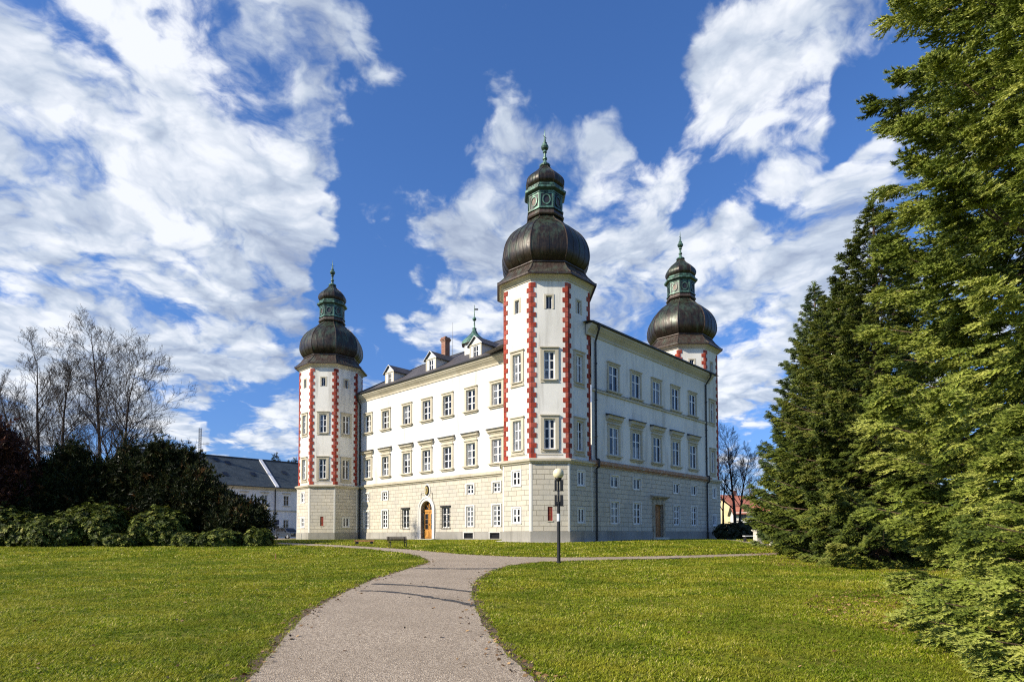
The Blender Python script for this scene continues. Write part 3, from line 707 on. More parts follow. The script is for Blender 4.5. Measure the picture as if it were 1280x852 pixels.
    for k in range(8):
        a = PI / 8 + PI / 4 * k
        pp = [(20.95, RT + .62), (21.02, RT + .48), (21.25, RT + .22), (21.6, RT - .12), (21.95, RT - .36), (22.1, RT - .48)]
        for (z0, r0), (z1, r1) in zip(pp[:-1], pp[1:]): m.tube((cx + r0 * math.cos(a), cy + r0 * math.sin(a), z0), (cx + r1 * math.cos(a), cy + r1 * math.sin(a), z1), .05, .05, 'copper_brown', 5, False)
        for t in [i / 9 for i in range(1, 9)]:
            q = Vector((math.cos(a), math.sin(a), 0)).lerp(Vector((math.cos(a + PI / 4), math.sin(a + PI / 4), 0)), t)
            for (z0, r0), (z1, r1) in zip(pp[1:-1], pp[2:]): m.tube((cx + q.x * r0, cy + q.y * r0, z0), (cx + q.x * r1, cy + q.y * r1, z1), .02, .02, 'copper_brown', 3, False)
    m.build('skirt_roof', T)
    onion('onion_dome', T, cx, cy, [(22.15, 3.15), (22.35, 3.42), (22.7, 3.66), (23.1, 3.79), (23.6, 3.80), (24.1, 3.72), (24.6, 3.54), (25.05, 3.28), (25.42, 2.98), (25.8, 2.56), (26.11, 2.14), (26.45, 1.74), (26.75, 1.49), (26.98, 1.38)], 'copper_dark')
    # lantern
    m = MB(); ring(m, cx, cy, [(26.9, 1.42), (26.9, 1.62), (27.0, 1.68), (27.05, 1.62), (27.42, 1.50)], 'copper_brown'); ring(m, cx, cy, [(27.42, 1.50), (27.42, 1.62), (27.52, 1.62), (27.54, 1.47), (28.80, 1.47)], 'copper_green')
    ring(m, cx, cy, [(28.80, 1.47), (28.80, 1.56), (28.9, 1.58), (29.0, 1.78), (29.06, 1.84), (29.22, 1.86), (29.25, 1.74), (29.3, 1.6), (29.42, 1.5), (29.42, 1.58), (29.56, 1.60), (29.62, 1.46), (29.8, 1.3)], 'copper_green')
    ap = 1.47 * math.cos(PI / 8); hw = 1.47 * math.sin(PI / 8)
    for k in range(8):
        a = PI + PI / 4 * k; nrm = Vector((math.cos(a), math.sin(a), 0)); f = frame(np.array((cx, cy, 0)) + np.array(nrm) * ap, nrm); o, u, n = f
        m.box(f, -hw + .12, hw - .12, 27.66, 28.66, -.02, .012, 'dark_metal'); m.box(f, -hw, -hw + .12, 27.54, 28.8, 0, .05, 'copper_green'); m.box(f, hw - .12, hw, 27.54, 28.8, 0, .05, 'copper_green')
        m.box(f, -hw + .12, hw - .12, 27.54, 27.66, 0, .04, 'copper_green'); m.box(f, -hw + .12, hw - .12, 28.66, 28.8, 0, .04, 'copper_green')
        mt = 'copper_brown' if k % 2 == 0 else 'dark_metal'
        G = lambda r, t, dd: o + u * (r * .9 * math.cos(t)) + Vector((0, 0, 28.16 + r * 1.15 * math.sin(t))) + n * dd
        m.face([G(.30, 2 * PI * i / 16, .03) for i in range(16)], mt)
        for i in range(16):
            t0, t1 = 2 * PI * i / 16, 2 * PI * (i + 1) / 16
            m.face([G(.30, t0, .09), G(.30, t1, .09), G(.39, t1, .09), G(.39, t0, .09)][::-1], 'copper_green'); m.face([G(.39, t0, .09), G(.39, t1, .09), G(.39, t1, 0), G(.39, t0, 0)][::-1], 'copper_green')
            m.face([G(.30, t1, .09), G(.30, t0, .09), G(.30, t0, 0), G(.30, t1, 0)][::-1], 'copper_green')
    m.build('lantern', T)
    onion('small_dome', T, cx, cy, [(29.55, 1.36), (29.68, 1.54), (29.88, 1.66), (30.15, 1.68), (30.42, 1.58), (30.68, 1.38), (30.92, 1.13), (31.15, .86), (31.4, .60), (31.72, .38)], 'copper_dark', .03)
    m = MB(); m.lathe(cx, cy, [(31.68, .36), (31.74, .46), (31.84, .48), (31.92, .40), (31.98, .2), (32.3, .12), (32.38, .2), (32.5, .2), (32.58, .11), (32.9, .10), (33.0, .18), (33.15, .14), (33.2, .2), (33.3, .29), (33.44, .33), (33.58, .29), (33.68, .18), (33.8, .2), (33.88, .12), (34.3, .05), (35.0, .015), (35.02, 0)], 12, 'copper_green', smooth=True)
    m.tube((cx - .25, cy, 34.35), (cx + .25, cy, 34.35), .02, .02, 'copper_green', 5); m.build('finial', T)
    return T
tower(0, 0, 'nearest corner tower, tallest in view, sunlit on its left faces')
tower(0, LA, 'far left corner tower', drop=('m',))
tower(LB, 0, 'far right corner tower rising behind the right wing')

# ================================================================== GROUND, PATH
gm = bpy.data.meshes.new('lawn')
ys = np.concatenate([np.arange(-60, 0, 10), np.arange(0, 60, .5), np.arange(60, 120, 10), [150, 200, 300, 500, 900, 1600, 3000, 5000]])
xs_ = np.array([-4000, -1500, -600, -250, -120, -60, -30, -15, 0, 15, 30, 60, 120, 250, 600, 1500, 4000], float)
V = [(x, y, float(hz(min(y, 190)))) for y in ys for x in xs_]; nx = len(xs_)
Fc = [(i * nx + j, i * nx + j + 1, (i + 1) * nx + j + 1, (i + 1) * nx + j) for i in range(len(ys) - 1) for j in range(nx - 1)]
gm.from_pydata(V, [], Fc); gm.materials.append(MATS['lawn_soil']); gm.polygons.foreach_set('use_smooth', [True] * len(Fc))
go = bpy.data.objects.new('ground', gm); COL.objects.link(go); tag(go, 'rough green and straw coloured lawn ground', kind='structure')

def in_poly(px, py, poly):
    c = np.zeros(len(px), bool); n = len(poly)
    for i in range(n):
        x0, y0 = poly[i]; x1, y1 = poly[(i + 1) % n]
        cond = ((y0 > py) != (y1 > py)); xi = (x1 - x0) * (py - y0) / (y1 - y0 + 1e-12) + x0
        c ^= cond & (px < xi)
    return c
def densify(poly, step=.35):
    out = []
    for (a, b) in zip(poly, poly[1:] + poly[:1]):
        a = np.array(a); b = np.array(b); n = max(1, int(np.linalg.norm(b - a) / step))
        for k in range(n): out.append(a + (b - a) * k / n)
    return out
def curve(px_pts, sub=6):        # smooth curve through points found on the terrain
    P = [tuple(ground_at(*p)) for p in px_pts]; return [np.array(p) for p in catmull(P, sub)]
def sheet(name, poly, mat, dz, kind='structure', label=None, parent=None):
    bm = bmesh.new(); vs = [bm.verts.new((p[0], p[1], 0)) for p in poly]; f = bm.faces.new(vs); bmesh.ops.triangulate(bm, faces=[f])
    y0 = min(p[1] for p in poly); y1 = max(p[1] for p in poly); y = math.floor(y0) + .5
    while y < y1:
        if y < 60: bmesh.ops.bisect_plane(bm, geom=bm.verts[:] + bm.edges[:] + bm.faces[:], plane_co=(0, y, 0), plane_no=(0, 1, 0))
        y += .5
    for v in bm.verts: v.co.z = float(hz(v.co.y)) + dz
    bmesh.ops.recalc_face_normals(bm, faces=bm.faces)
    me = bpy.data.meshes.new(name); bm.to_mesh(me); bm.free()
    for p in me.polygons:
        if p.normal.z < 0: p.flip()
    me.materials.append(MATS[mat]); o = bpy.data.objects.new(name, me); COL.objects.link(o)
    if parent: o.parent = parent
    else: tag(o, label, kind=kind)
    return o
left = curve([(280, 880), (310, 852), (345, 810), (375, 776), (400, 757), (432, 740), (470, 723), (510, 711), (532, 704.5), (536, 700), (520, 694.5), (490, 689.5), (430, 684.3), (380, 681.6), (345, 680.2)])
lup = curve([(345, 677.6), (378, 679), (441, 682), (503, 686), (550, 690), (597, 693.5), (700, 696.5), (860, 694), (1022, 688.8)])
right = curve([(1022, 691.3), (860, 697.2), (700, 701), (644, 705.5), (619, 712), (598, 723), (590, 738), (594, 757), (606, 784), (631, 815), (659, 842), (690, 880)])
path_poly = left + lup + right
def wobble(poly, amp, seed):
    out = []; P = np.array(poly); n = len(P)
    for i in range(n):
        t = P[(i + 1) % n] - P[i - 1]; nn = np.array([t[1], -t[0]]) / (np.linalg.norm(t) + 1e-9); k = i * .9 + seed
        out.append(P[i] + nn * amp * (.55 * math.sin(k * 1.7) + .3 * math.sin(k * 4.1 + 1) + .15 * math.sin(k * 9.3)))
    return out
def offset(poly, d):
    P = np.array(poly); n = len(P); A = .5 * np.sum(P[:, 0] * np.roll(P[:, 1], -1) - np.roll(P[:, 0], -1) * P[:, 1]); sg = 1 if A > 0 else -1; out = []
    for i in range(n):
        t = P[(i + 1) % n] - P[i - 1]; nn = np.array([t[1], -t[0]]) / (np.linalg.norm(t) + 1e-9) * sg; out.append(P[i] + nn * d)
    return out
path_poly = [np.array(p) for p in wobble(densify(path_poly, .3), .025, 1)]
sheet('path', path_poly, 'path_asphalt', .010, label='pale gravelly asphalt footpath forking in front of the castle')
sheet('path_verge', wobble(offset(path_poly, .16), .13, 5), 'verge_dirt', .005, label='strip of bare brown soil along the path edge')
# thin footpath to the gateposts and splash strip round the walls
p2 = curve([(858, 671.6), (902, 673.2), (940, 677.6), (985, 681.4), (1050, 684)]) + curve([(1050, 686), (985, 683.2), (940, 679.8), (902, 674.6), (858, 672.5)])
sheet('footpath', p2, 'path_asphalt', .010, label='narrow pale path leading to the stone gateposts')
def strip(pts, w0, w1):
    P = [np.array(p) for p in pts]; return P
def cw(x, y): v = C0 + dBx * x + dAx * y; return np.array([v.x, v.y])
sp = [cw(2.0, 31), cw(1.3, 31), cw(1.3, 3.9), cw(-1.2, 4.5), cw(-4.1, 2.2), cw(-4.3, -1.8), cw(-1.8, -4.4), cw(2.4, -4.3), cw(22, -4.25), cw(25.4, -4.4), cw(27.4, -2.2), cw(26, 0), cw(22, -3.4), cw(0, -2), cw(0, 3)]
sheet('paved_apron', sp, 'stone_pale', .03, label='pale paved drip strip along the foot of the castle walls')
yard = [np.array(p) for p in ((-75, 70), (-40, 66), (-27, 62.5), (-24.5, 66.5), (-29, 74), (-22, 84), (-30, 96), (-40, 94), (-75, 76))]
sheet('yard', yard, 'path_asphalt', .010, label='grey asphalt yard in front of the outbuilding')
# thin dark strips drawn across the path
def path_strip(name, pts, w):
    c = curve(pts, 6); m = MB()
    rng = random.Random(len(pts) + int(pts[0][1]))
    Wd = [w * (.5 + rng.random()) for _ in c]
    for i in range(len(c) - 1):
        t = c[i + 1] - c[i]; nn = np.array([-t[1], t[0]]) / np.linalg.norm(t); 
        a, b = c[i] + nn * Wd[i], c[i + 1] + nn * Wd[i + 1]; d, e = c[i] - nn * Wd[i], c[i + 1] - nn * Wd[i + 1]
        m.face([(p[0], p[1], float(hz(p[1])) + .015) for p in (d, e, b, a)], 'tar')
    o = m.build(name); tag(o, 'dark tar seam crossing the footpath', kind='structure'); return o
path_strip('tar_seam', [(519, 710.4), (550, 710.6), (590, 710.8), (622, 710.4)], .20)
path_strip('tar_seam', [(466, 729.7), (500, 731), (534, 733.6), (565, 737), (592, 740)], .11)
path_strip('tar_seam', [(450, 738.4), (475, 739), (494, 740.6), (520, 743.6), (544, 747.8), (570, 752), (594, 757.5)], .085)

# ================================================================== instanced-into-one-mesh foliage helpers
def mesh_np(name, V, Fa, mats, var=None, mi=None, parent=None, smooth=False):
    me = bpy.data.meshes.new(name); V = np.asarray(V, np.float32); Fa = np.asarray(Fa, np.int32); k = Fa.shape[1]
    me.vertices.add(len(V)); me.vertices.foreach_set('co', V.ravel()); me.loops.add(Fa.size); me.loops.foreach_set('vertex_index', Fa.ravel())
    me.polygons.add(len(Fa)); me.polygons.foreach_set('loop_start', np.arange(0, Fa.size, k, dtype=np.int32)); me.polygons.foreach_set('loop_total', np.full(len(Fa), k, np.int32))
    if smooth: me.polygons.foreach_set('use_smooth', np.ones(len(Fa), bool))
    for m in mats: me.materials.append(MATS[m])
    if mi is not None: me.polygons.foreach_set('material_index', mi)
    if var is not None:
        at = me.attributes.new('var', 'FLOAT', 'POINT'); at.data.foreach_set('value', np.asarray(var, np.float32))
    me.update(calc_edges=True); o = bpy.data.objects.new(name, me); COL.objects.link(o)
    if parent: o.parent = parent
    return o
def norm(a): return a / (np.linalg.norm(a, axis=-1, keepdims=True) + 1e-9)
def scatter(tv, tf, pos, xd, zd, sc, var, varspread=None):
    """copies of template (tv verts with x forward, z up) -> arrays"""
    xd = norm(xd); yd = norm(np.cross(zd, xd)); zd = np.cross(xd, yd)
    n = len(pos); m = len(tv); sc = np.asarray(sc).reshape(n, 1, 1) if np.ndim(sc) else np.full((n, 1, 1), sc)
    P = (tv[None, :, 0:1] * xd[:, None] + tv[None, :, 1:2] * yd[:, None] + tv[None, :, 2:3] * zd[:, None]) * sc + pos[:, None]
    Fs = tf[None] + (np.arange(n) * m)[:, None, None]
    vr = np.repeat(np.asarray(var)[:, None], m, 1)
    if varspread is not None: vr = np.clip(vr + varspread[None], 0, 1)
    return P.reshape(-1, 3), Fs.reshape(-1, tf.shape[1]), vr.ravel()
def spray_template(shoots, blades, bl, bw, rng, droop=.25, L=1.0, core=0):
    """conifer branchlet: axis along x, side shoots in the xy plane, each shoot a brush of needle blades"""
    V = []; Fa = []; S = []
    def shoot(p0, d, ln, tip):
        d = d / np.linalg.norm(d); a = np.cross(d, [0, 0, 1.0]); a /= np.linalg.norm(a); b = np.cross(a, d)
        for i in range(blades):
            t = (i + .5) / blades; ang = i * 2.4 + rng.random(); o = p0 + d * ln * t; o[2] -= droop * (t * ln) ** 2
            s = a * math.cos(ang) + b * math.sin(ang) * .6
            e = o + (d * .8 + s * .75) * bl * (1.1 - .4 * t); w = np.cross(d * .8 + s * .75, rng.normal(size=3)); w = w / np.linalg.norm(w) * bw
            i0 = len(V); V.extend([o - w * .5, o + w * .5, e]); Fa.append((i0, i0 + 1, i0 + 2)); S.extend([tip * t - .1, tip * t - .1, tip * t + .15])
        if core:
            q = [p0 + d * ln * u_ - np.array([0, 0, droop * (u_ * ln) ** 2]) for u_ in (0, .45, 1.05)]; sw = np.cross(d, [0, 0, 1.0]); sw = sw / np.linalg.norm(sw) * core; i0 = len(V)
            V.extend([q[0], q[1] + sw - np.array([0, 0, core * .5]), q[2], q[1] + np.array([0, 0, core * .6]), q[1] - sw - np.array([0, 0, core * .5])]); Fa.extend([(i0, i0 + 1, i0 + 3), (i0 + 1, i0 + 2, i0 + 3), (i0, i0 + 3, i0 + 4), (i0 + 3, i0 + 2, i0 + 4)]); S.extend([-.1, .05, .3, .12, .05])
    shoot(np.array([0, 0, 0.0]), np.array([1, 0, 0.0]), L, .25)
    for k in range(shoots):
        t = .12 + .75 * k / max(1, shoots - 1); sd = 1 if k % 2 else -1
        p = np.array([L * t, 0, -droop * (L * t) ** 2]); shoot(p, np.array([.75, sd * .75, -.05 + .1 * rng.random()]), L * (.62 - .42 * t), .25)
    return np.array(V), np.array(Fa), np.array(S)
def tubes_np(P0, P1, R0, R1, n=4):
    d = norm(P1 - P0); ref = np.where(np.abs(d[:, 2:3]) > .9, np.array([[1.0, 0, 0]]), np.array([[0, 0, 1.0]])); a = norm(np.cross(d, ref)); b = np.cross(d, a)
    ang = np.arange(n) * 2 * PI / n; c = np.cos(ang)[None, :, None]; s = np.sin(ang)[None, :, None]
    ringv = a[:, None] * c + b[:, None] * s
    V = np.concatenate([P0[:, None] + ringv * R0[:, None, None], P1[:, None] + ringv * R1[:, None, None]], 1).reshape(-1, 3)
    base = (np.arange(len(P0)) * 2 * n)[:, None, None]; j = np.arange(n); q = np.stack([j, (j + 1) % n, (j + 1) % n + n, j + n], 1)[None]
    return V, (base + q).reshape(-1, 4)

# ---- conifers
def conifer(name, label, x, y, H, R, zlow, seed, tmpl, mat, per_m, spray, whorl=.38, droop=-.25, visible=None, shape=.75, nbr=6, gapn=1.0, group=None, bark='bark_brown', limbs=True, tiplift=.25, lean=(0, 0)):
    rng = np.random.default_rng(seed); z0 = float(hz(y))
    root = empty(name, (x, y, z0)); tag(root, label, 'tree', group)
    hs = []; h = zlow
    while h < H - .25: hs.append(h); h += whorl * (1.0 - .45 * h / H) * (.8 + .4 * rng.random())
    pos = []; xd = []; zd = []; sc = []; vr = []; LP0 = []; LP1 = []; LR0 = []; LR1 = []
    for h in hs:
        t = h / H; Rl = R * (1 - t) ** shape * (1 if t > .12 else .75 + 2.1 * t)
        k = max(4, int(nbr * (1 - .3 * t))); ph = rng.random() * 6.28
        for b in range(k):
            a = ph + 2 * PI * b / k + rng.normal() * .25; L = Rl * (.72 + .42 * rng.random()) * (1 + .18 * math.sin(3 * a + seed) * (1 - t)); L = max(L, .18)
            if visible and not visible(x + math.cos(a) * L, y + math.sin(a) * L, h): continue
            bv = .42 + .13 * rng.normal(); out = np.array([math.cos(a), math.sin(a), 0]); side = np.array([-math.sin(a), math.cos(a), 0])
            d0 = droop * (1 - t) + .35 * t
            def pt(s): return np.array([0, 0, h]) + out * L * s + np.array([0, 0, L * (d0 * s + tiplift * s ** 3)]) + np.array([lean[0], lean[1], 0]) * h / H
            for s in np.linspace(0, 1, 5)[:-1]:
                LP0.append(pt(s)); LP1.append(pt(s + .25)); r = .008 + .008 * L; LR0.append(r * (1.1 - s)); LR1.append(r * (1.1 - s - .25) + .003)
            n = int(per_m * L) + 3; ss = 1 - (1 - .18) * rng.random(n) ** .8 if True else None
            ss = np.clip(.12 + .9 * rng.random(n) ** .65, .12, 1.0)
            if n: ss[0] = 1.0; ss[1] = .97
            for s in ss:
                sg = 1 if rng.random() < .5 else -1; wd = (1 - s) * L * .55 + .05
                w = rng.random() ** .7 * wd; p = pt(s) + side * sg * w + np.array([0, 0, -.22 * w + rng.normal() * .05])
                dd = out * (.9 + .2 * s) + side * sg * (.25 + .9 * (w / (wd + .01)) * (1 - s)) + np.array([0, 0, -.18 + .35 * s + rng.normal() * .18 + .3 * t])
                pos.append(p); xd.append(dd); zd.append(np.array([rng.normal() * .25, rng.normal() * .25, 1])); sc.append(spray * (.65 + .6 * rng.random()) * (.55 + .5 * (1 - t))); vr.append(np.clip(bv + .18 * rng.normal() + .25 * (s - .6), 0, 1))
    for q in range(5):
        pos.append(np.array([lean[0], lean[1], H - .45 + q * .1])); xd.append(np.array([rng.normal() * .3, rng.normal() * .3, 1.0])); zd.append(np.array([1.0, 0, .1])); sc.append(spray * .9); vr.append(.5)
    tv, tf, ts = tmpl
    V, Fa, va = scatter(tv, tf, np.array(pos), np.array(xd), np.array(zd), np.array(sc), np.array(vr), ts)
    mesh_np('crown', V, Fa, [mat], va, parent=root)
    if limbs:
        V, Fa = tubes_np(np.array(LP0), np.array(LP1), np.array(LR0), np.array(LR1), 4); mesh_np('branches', V, Fa, [bark], parent=root)
    m = MB(); seg = 12; r0 = .018 * H + .05
    for i in range(seg):
        a, b = i / seg, (i + 1) / seg
        m.tube((lean[0] * a, lean[1] * a, H * a - .2), (lean[0] * b, lean[1] * b, H * b - .2), r0 * (1 - a) + .02, r0 * (1 - b) + .02, bark, 10, False)
    m.build('trunk', root)
    return root
rg = np.random.default_rng(5)
T_near = spray_template(6, 12, .17, .050, rg, .55, core=.065)
T_mid = spray_template(5, 5, .30, .08, rg, .4, core=.10)
T_far = spray_template(3, 4, .5, .17, rg, .3)
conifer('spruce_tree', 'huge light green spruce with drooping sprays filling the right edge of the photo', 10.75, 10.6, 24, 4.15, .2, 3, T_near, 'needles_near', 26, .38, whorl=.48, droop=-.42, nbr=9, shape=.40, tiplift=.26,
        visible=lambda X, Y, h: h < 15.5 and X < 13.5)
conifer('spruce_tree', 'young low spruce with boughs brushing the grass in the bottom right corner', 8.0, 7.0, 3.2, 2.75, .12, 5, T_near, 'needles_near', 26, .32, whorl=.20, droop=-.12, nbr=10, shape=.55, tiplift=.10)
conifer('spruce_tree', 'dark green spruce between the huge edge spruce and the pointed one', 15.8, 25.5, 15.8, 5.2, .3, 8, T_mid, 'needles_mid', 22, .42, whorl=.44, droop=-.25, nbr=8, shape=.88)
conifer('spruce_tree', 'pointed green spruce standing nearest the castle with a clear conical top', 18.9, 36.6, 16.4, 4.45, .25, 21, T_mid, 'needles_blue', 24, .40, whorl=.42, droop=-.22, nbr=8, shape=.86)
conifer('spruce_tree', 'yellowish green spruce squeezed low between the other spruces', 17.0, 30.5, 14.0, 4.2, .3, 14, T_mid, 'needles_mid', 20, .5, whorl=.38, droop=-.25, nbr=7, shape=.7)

# ---- bare trees
def bare_tree(name, label, x, y, H, seed, trunks, spread=.5, crown0=.25, r=.16, levels=(13, 8, 6, 3), mats=('bark_dark', 'bark_twig'), group=None, asc=.9, wide=.32):
    rng = np.random.default_rng(seed); z0 = float(hz(y)); root = empty(name, (x, y, z0)); tag(root, label, 'tree', group)
    TR = [[], [], [], []]; BR = [[], [], [], []]
    def grow(store, p, d, L, r0, nseg, wig, up):
        pts = [p]; 
        for i in range(nseg):
            d = d + rng.normal(size=3) * wig; d[2] += up; d = d / np.linalg.norm(d); q = pts[-1] + d * L / nseg
            a, b = i / nseg, (i + 1) / nseg
            store[0].append(pts[-1]); store[1].append(q); store[2].append(r0 * (1 - .9 * a)); store[3].append(r0 * (1 - .9 * b)); pts.append(q)
        return pts, d
    def at(pts, t):
        k = min(int(t * (len(pts) - 1)), len(pts) - 2); f = t * (len(pts) - 1) - k; return pts[k] * (1 - f) + pts[k + 1] * f, (pts[k + 1] - pts[k])
    def branchlet(p, dparent, L, rr, lev):
        d = dparent / np.linalg.norm(dparent); s = rng.normal(size=3); s -= s.dot(d) * d; s /= np.linalg.norm(s); d = d * asc + s * (.75 + .3 * rng.random()); d[2] += .30
        d /= np.linalg.norm(d); pts, _ = grow(BR, p, d, L, rr, 4 if lev < 2 else 3, .11, .05)
        if lev >= len(levels): return
        n = levels[lev]
        for i in range(n):
            t = .2 + .8 * (i + rng.random()) / n; q, dq = at(pts, min(t, .99)); branchlet(q, dq, L * (.62 - .28 * t) * (.8 + .4 * rng.random()), max(rr * (1 - .75 * t) * .62, .0135), lev + 1)
    for (ox, oy, lx, ly, h, rr) in trunks:
        pts, _ = grow(TR, np.array([ox, oy, -.2]), np.array([lx, ly, 1.0]), h, rr, 12, .035, .03)
        n = levels[0]
        for i in range(n):
            t = crown0 + (1 - crown0) * (i + rng.random()) / n; q, dq = at(pts, min(t, .995)); branchlet(q, dq, h * wide * (1.15 - .75 * t) * (.75 + .5 * rng.random()), rr * (1 - .8 * t) * .5, 1)
    V, Fa = tubes_np(*map(np.array, TR), 8); mesh_np('trunk', V, Fa, [mats[0]], parent=root, smooth=True)
    V, Fa = tubes_np(*map(np.array, BR), 3); mesh_np('crown', V, Fa, [mats[1]], parent=root)
    return root
G1 = 'bare trees rising behind the dark yews'
def X_at(px, Y): return (px - 640) / F * Y
bare_tree('bare_tree', 'tallest bare tree behind the yews, with a thin straight trunk', X_at(124, 50), 50, 18.6, 31, [(0, 0, -.02, 0, 18.6, .22)], levels=(24, 9, 7, 2), crown0=.2, group=G1, wide=.30)
bare_tree('bare_tree', 'bare tree with wide low branches just right of the tallest bare tree', X_at(139, 48), 48, 15.2, 32, [(0, 0, .02, 0, 14.4, .20)], levels=(24, 9, 7, 2), crown0=.15, group=G1, wide=.50)
bare_tree('bare_tree', 'bare tree leaning slightly right with an orange-tinted trunk left of the tallest one', X_at(68, 51), 51, 16.8, 33, [(0, 0, .12, 0, 15.2, .20)], levels=(24, 9, 7, 2), crown0=.25, group=G1, wide=.32)
bare_tree('bare_tree', 'broad twin-trunked bare tree nearest the left edge of the photo', X_at(50, 53), 53, 17, 34, [(0, 0, -.03, 0, 16.2, .24), (-.4, 0, -.32, .05, 15.0, .17)], levels=(20, 9, 7, 2), crown0=.22, group=G1, wide=.36)
bare_tree('bare_tree', 'small bare tree against the castle end of the right background', X_at(904, 78), 78, 10.5, 41, [(0, 0, .02, 0, 10.5, .17)], levels=(11, 7, 5), crown0=.3, wide=.34)
bare_tree('bare_tree', 'large bare tree with a forked trunk just right of the castle', X_at(920, 74), 74, 12.6, 42, [(0, 0, -.12, 0, 12.4, .24), (.3, 0, .03, 0, 10.8, .18)], levels=(16, 8, 7, 3), crown0=.3, wide=.4)
bare_tree('bare_tree', 'distant brownish bare tree above the red roof', X_at(938, 120), 120, 12.8, 43, [(0, 0, 0, 0, 12.8, .25)], levels=(14, 8, 6), crown0=.25, wide=.42, mats=('bark_brown', 'bark_brown'))

# ---- leafy shrubs
def leaf_tmpl(k, L, W, rng, fold=.15, spread=1.0):
    V = []; Fa = []; S = []
    for i in range(k):
        a = 2 * PI * i / k + rng.random() * .6; e = .15 + .5 * rng.random(); d = np.array([math.cos(a) * math.cos(e), math.sin(a) * math.cos(e), math.sin(e)]); s = np.array([-math.sin(a), math.cos(a), 0]) * W
        p = d * .02; m_ = d * L * .5 + np.array([0, 0, .02]); t = d * L - np.array([0, 0, L * fold]); i0 = len(V)
        V += [p, m_ + s, t, m_ - s]; Fa += [(i0, i0 + 1, i0 + 2, i0 + 3)]; v = rng.random() * .3 - .15; S += [v] * 4
    return np.array(V), np.array(Fa), np.array(S)
LT_rh = leaf_tmpl(8, .17, .032, rg); LT_yew = spray_template(3, 5, .32, .10, rg, .1); LT_h = leaf_tmpl(6, .12, .04, rg)
def shrub(name, label, x, y, lobes, tmpl, mat, n, sc, seed, cat='shrub', group=None, up=.5, depth=.35, stems=True):
    """lobes: (dx,dy,z,rx,ry,rz) ellipsoids; leaf clusters fill their outer shell unevenly"""
    rng = np.random.default_rng(seed); z0 = float(hz(y)); root = empty(name, (x, y, z0)); tag(root, label, cat, group)
    vol = np.array([l[3] * l[5] * (1.6 if l[3] < .3 else 1) for l in lobes]); cnt = (n * vol / vol.sum()).astype(int); P = []; D = []
    for l, c in zip(lobes, cnt):
        d = norm(rng.normal(size=(c, 3))); AM = 1.0 if tmpl[1].shape[1] == 4 else 2.0; lump = 1 + .16 * AM * np.sin(d[:, 0] * 7 + seed) * np.sin(d[:, 2] * 9 + d[:, 1] * 6) + .10 * AM * np.sin(d[:, 0] * 17 + d[:, 2] * 13 + seed)
        rr = (1 - depth * rng.random(c) ** 1.6) * lump
        p = d * rr[:, None] * np.array(l[3:6]) + np.array(l[0:3]); k = p[:, 2] > .05; P.append(p[k]); D.append(d[k])
    P = np.concatenate(P); D = np.concatenate(D); zd = D + rng.normal(size=D.shape) * .35; zd[:, 2] += up
    if tmpl[1].shape[1] == 4: xdir = norm(np.cross(zd, rng.normal(size=D.shape)))
    else: xdir = D + rng.normal(size=D.shape) * .4 + np.array([0, 0, up]); zd = rng.normal(size=D.shape)
    V, Fa, va = scatter(tmpl[0], tmpl[1], P, xdir, zd, sc * (.7 + .6 * rng.random(len(P))) * np.where(rng.random(len(P)) < .12, 1.9 if tmpl[1].shape[1] == 3 else 1.0, 1.0), np.clip(.45 + .22 * rng.normal(size=len(P)), 0, 1), tmpl[2])
    mesh_np('foliage', V, Fa, [mat], va, parent=root)
    if stems:
        S0 = []; S1 = []; r0 = []; r1 = []
        for l in lobes:
            for q in range(4):
                a = np.array([l[0] * .4 + rng.normal() * .12, l[1] * .4 + rng.normal() * .12, -.1]); b = np.array(l[0:3]) + rng.normal(size=3) * np.array(l[3:6]) * .3; S0 += [a]; S1 += [b]; r0.append(.05); r1.append(.02)
        V, Fa = tubes_np(np.array(S0), np.array(S1), np.array(r0), np.array(r1), 5); mesh_np('stem', V, Fa, ['bark_dark'], parent=root)
    return root
def wz(py, Y, px=170): return (CY + 26 + (px - 640) * ROL - py) / F * Y + 1.6 - float(hz(Y))     # height above ground of a pixel row at depth Y
GR = 'rhododendrons edging the left lawn'
def rh(px, Y, wpx, ytop, label, seed, n=2600, split=3):
    X = X_at(px, Y); W = wpx / F * Y / 2; Hh = wz(ytop, Y, px); rng = random.Random(seed); L = []
    for k in range(split):
        t = (k + .5) / split * 2 - 1; hh = Hh * (.82 + .18 * rng.random()) * (1 - .25 * t * t); L.append((t * W * .55, rng.uniform(-.3, .3), hh * .42, W * .46 / (split ** .25), W * .42 + .3, hh * .58))
    shrub('rhododendron', label, X, Y, L, LT_rh, 'rhodo', n, 1.15, seed, group=GR, up=.8)
rh(12, 42, 110, 628, 'tall rhododendron at the left edge of the photo with yellowing leaves', 1, 3600)
rh(70, 41.5, 110, 640, 'mid-height rhododendron beside the left-edge one', 2, 3600)
rh(118, 42.5, 120, 622, 'broad tall rhododendron under the bare trunks', 3, 5000)
rh(160, 41, 60, 664, 'low dark rhododendron mound', 4, 1600, 2)
rh(200, 41.5, 90, 632, 'domed rhododendron alone in front of the yews', 5, 4200)
rh(235, 40.6, 52, 664, 'low light green rhododendron in the middle of the front row', 6, 1800, 2)
rh(278, 40.8, 70, 660, 'wide low rhododendron with bright top leaves', 7, 2400)
rh(322, 40.6, 46, 656, 'round bright rhododendron at the path end of the row', 8, 2400, 2)
GY = 'dark yews behind the rhododendrons'
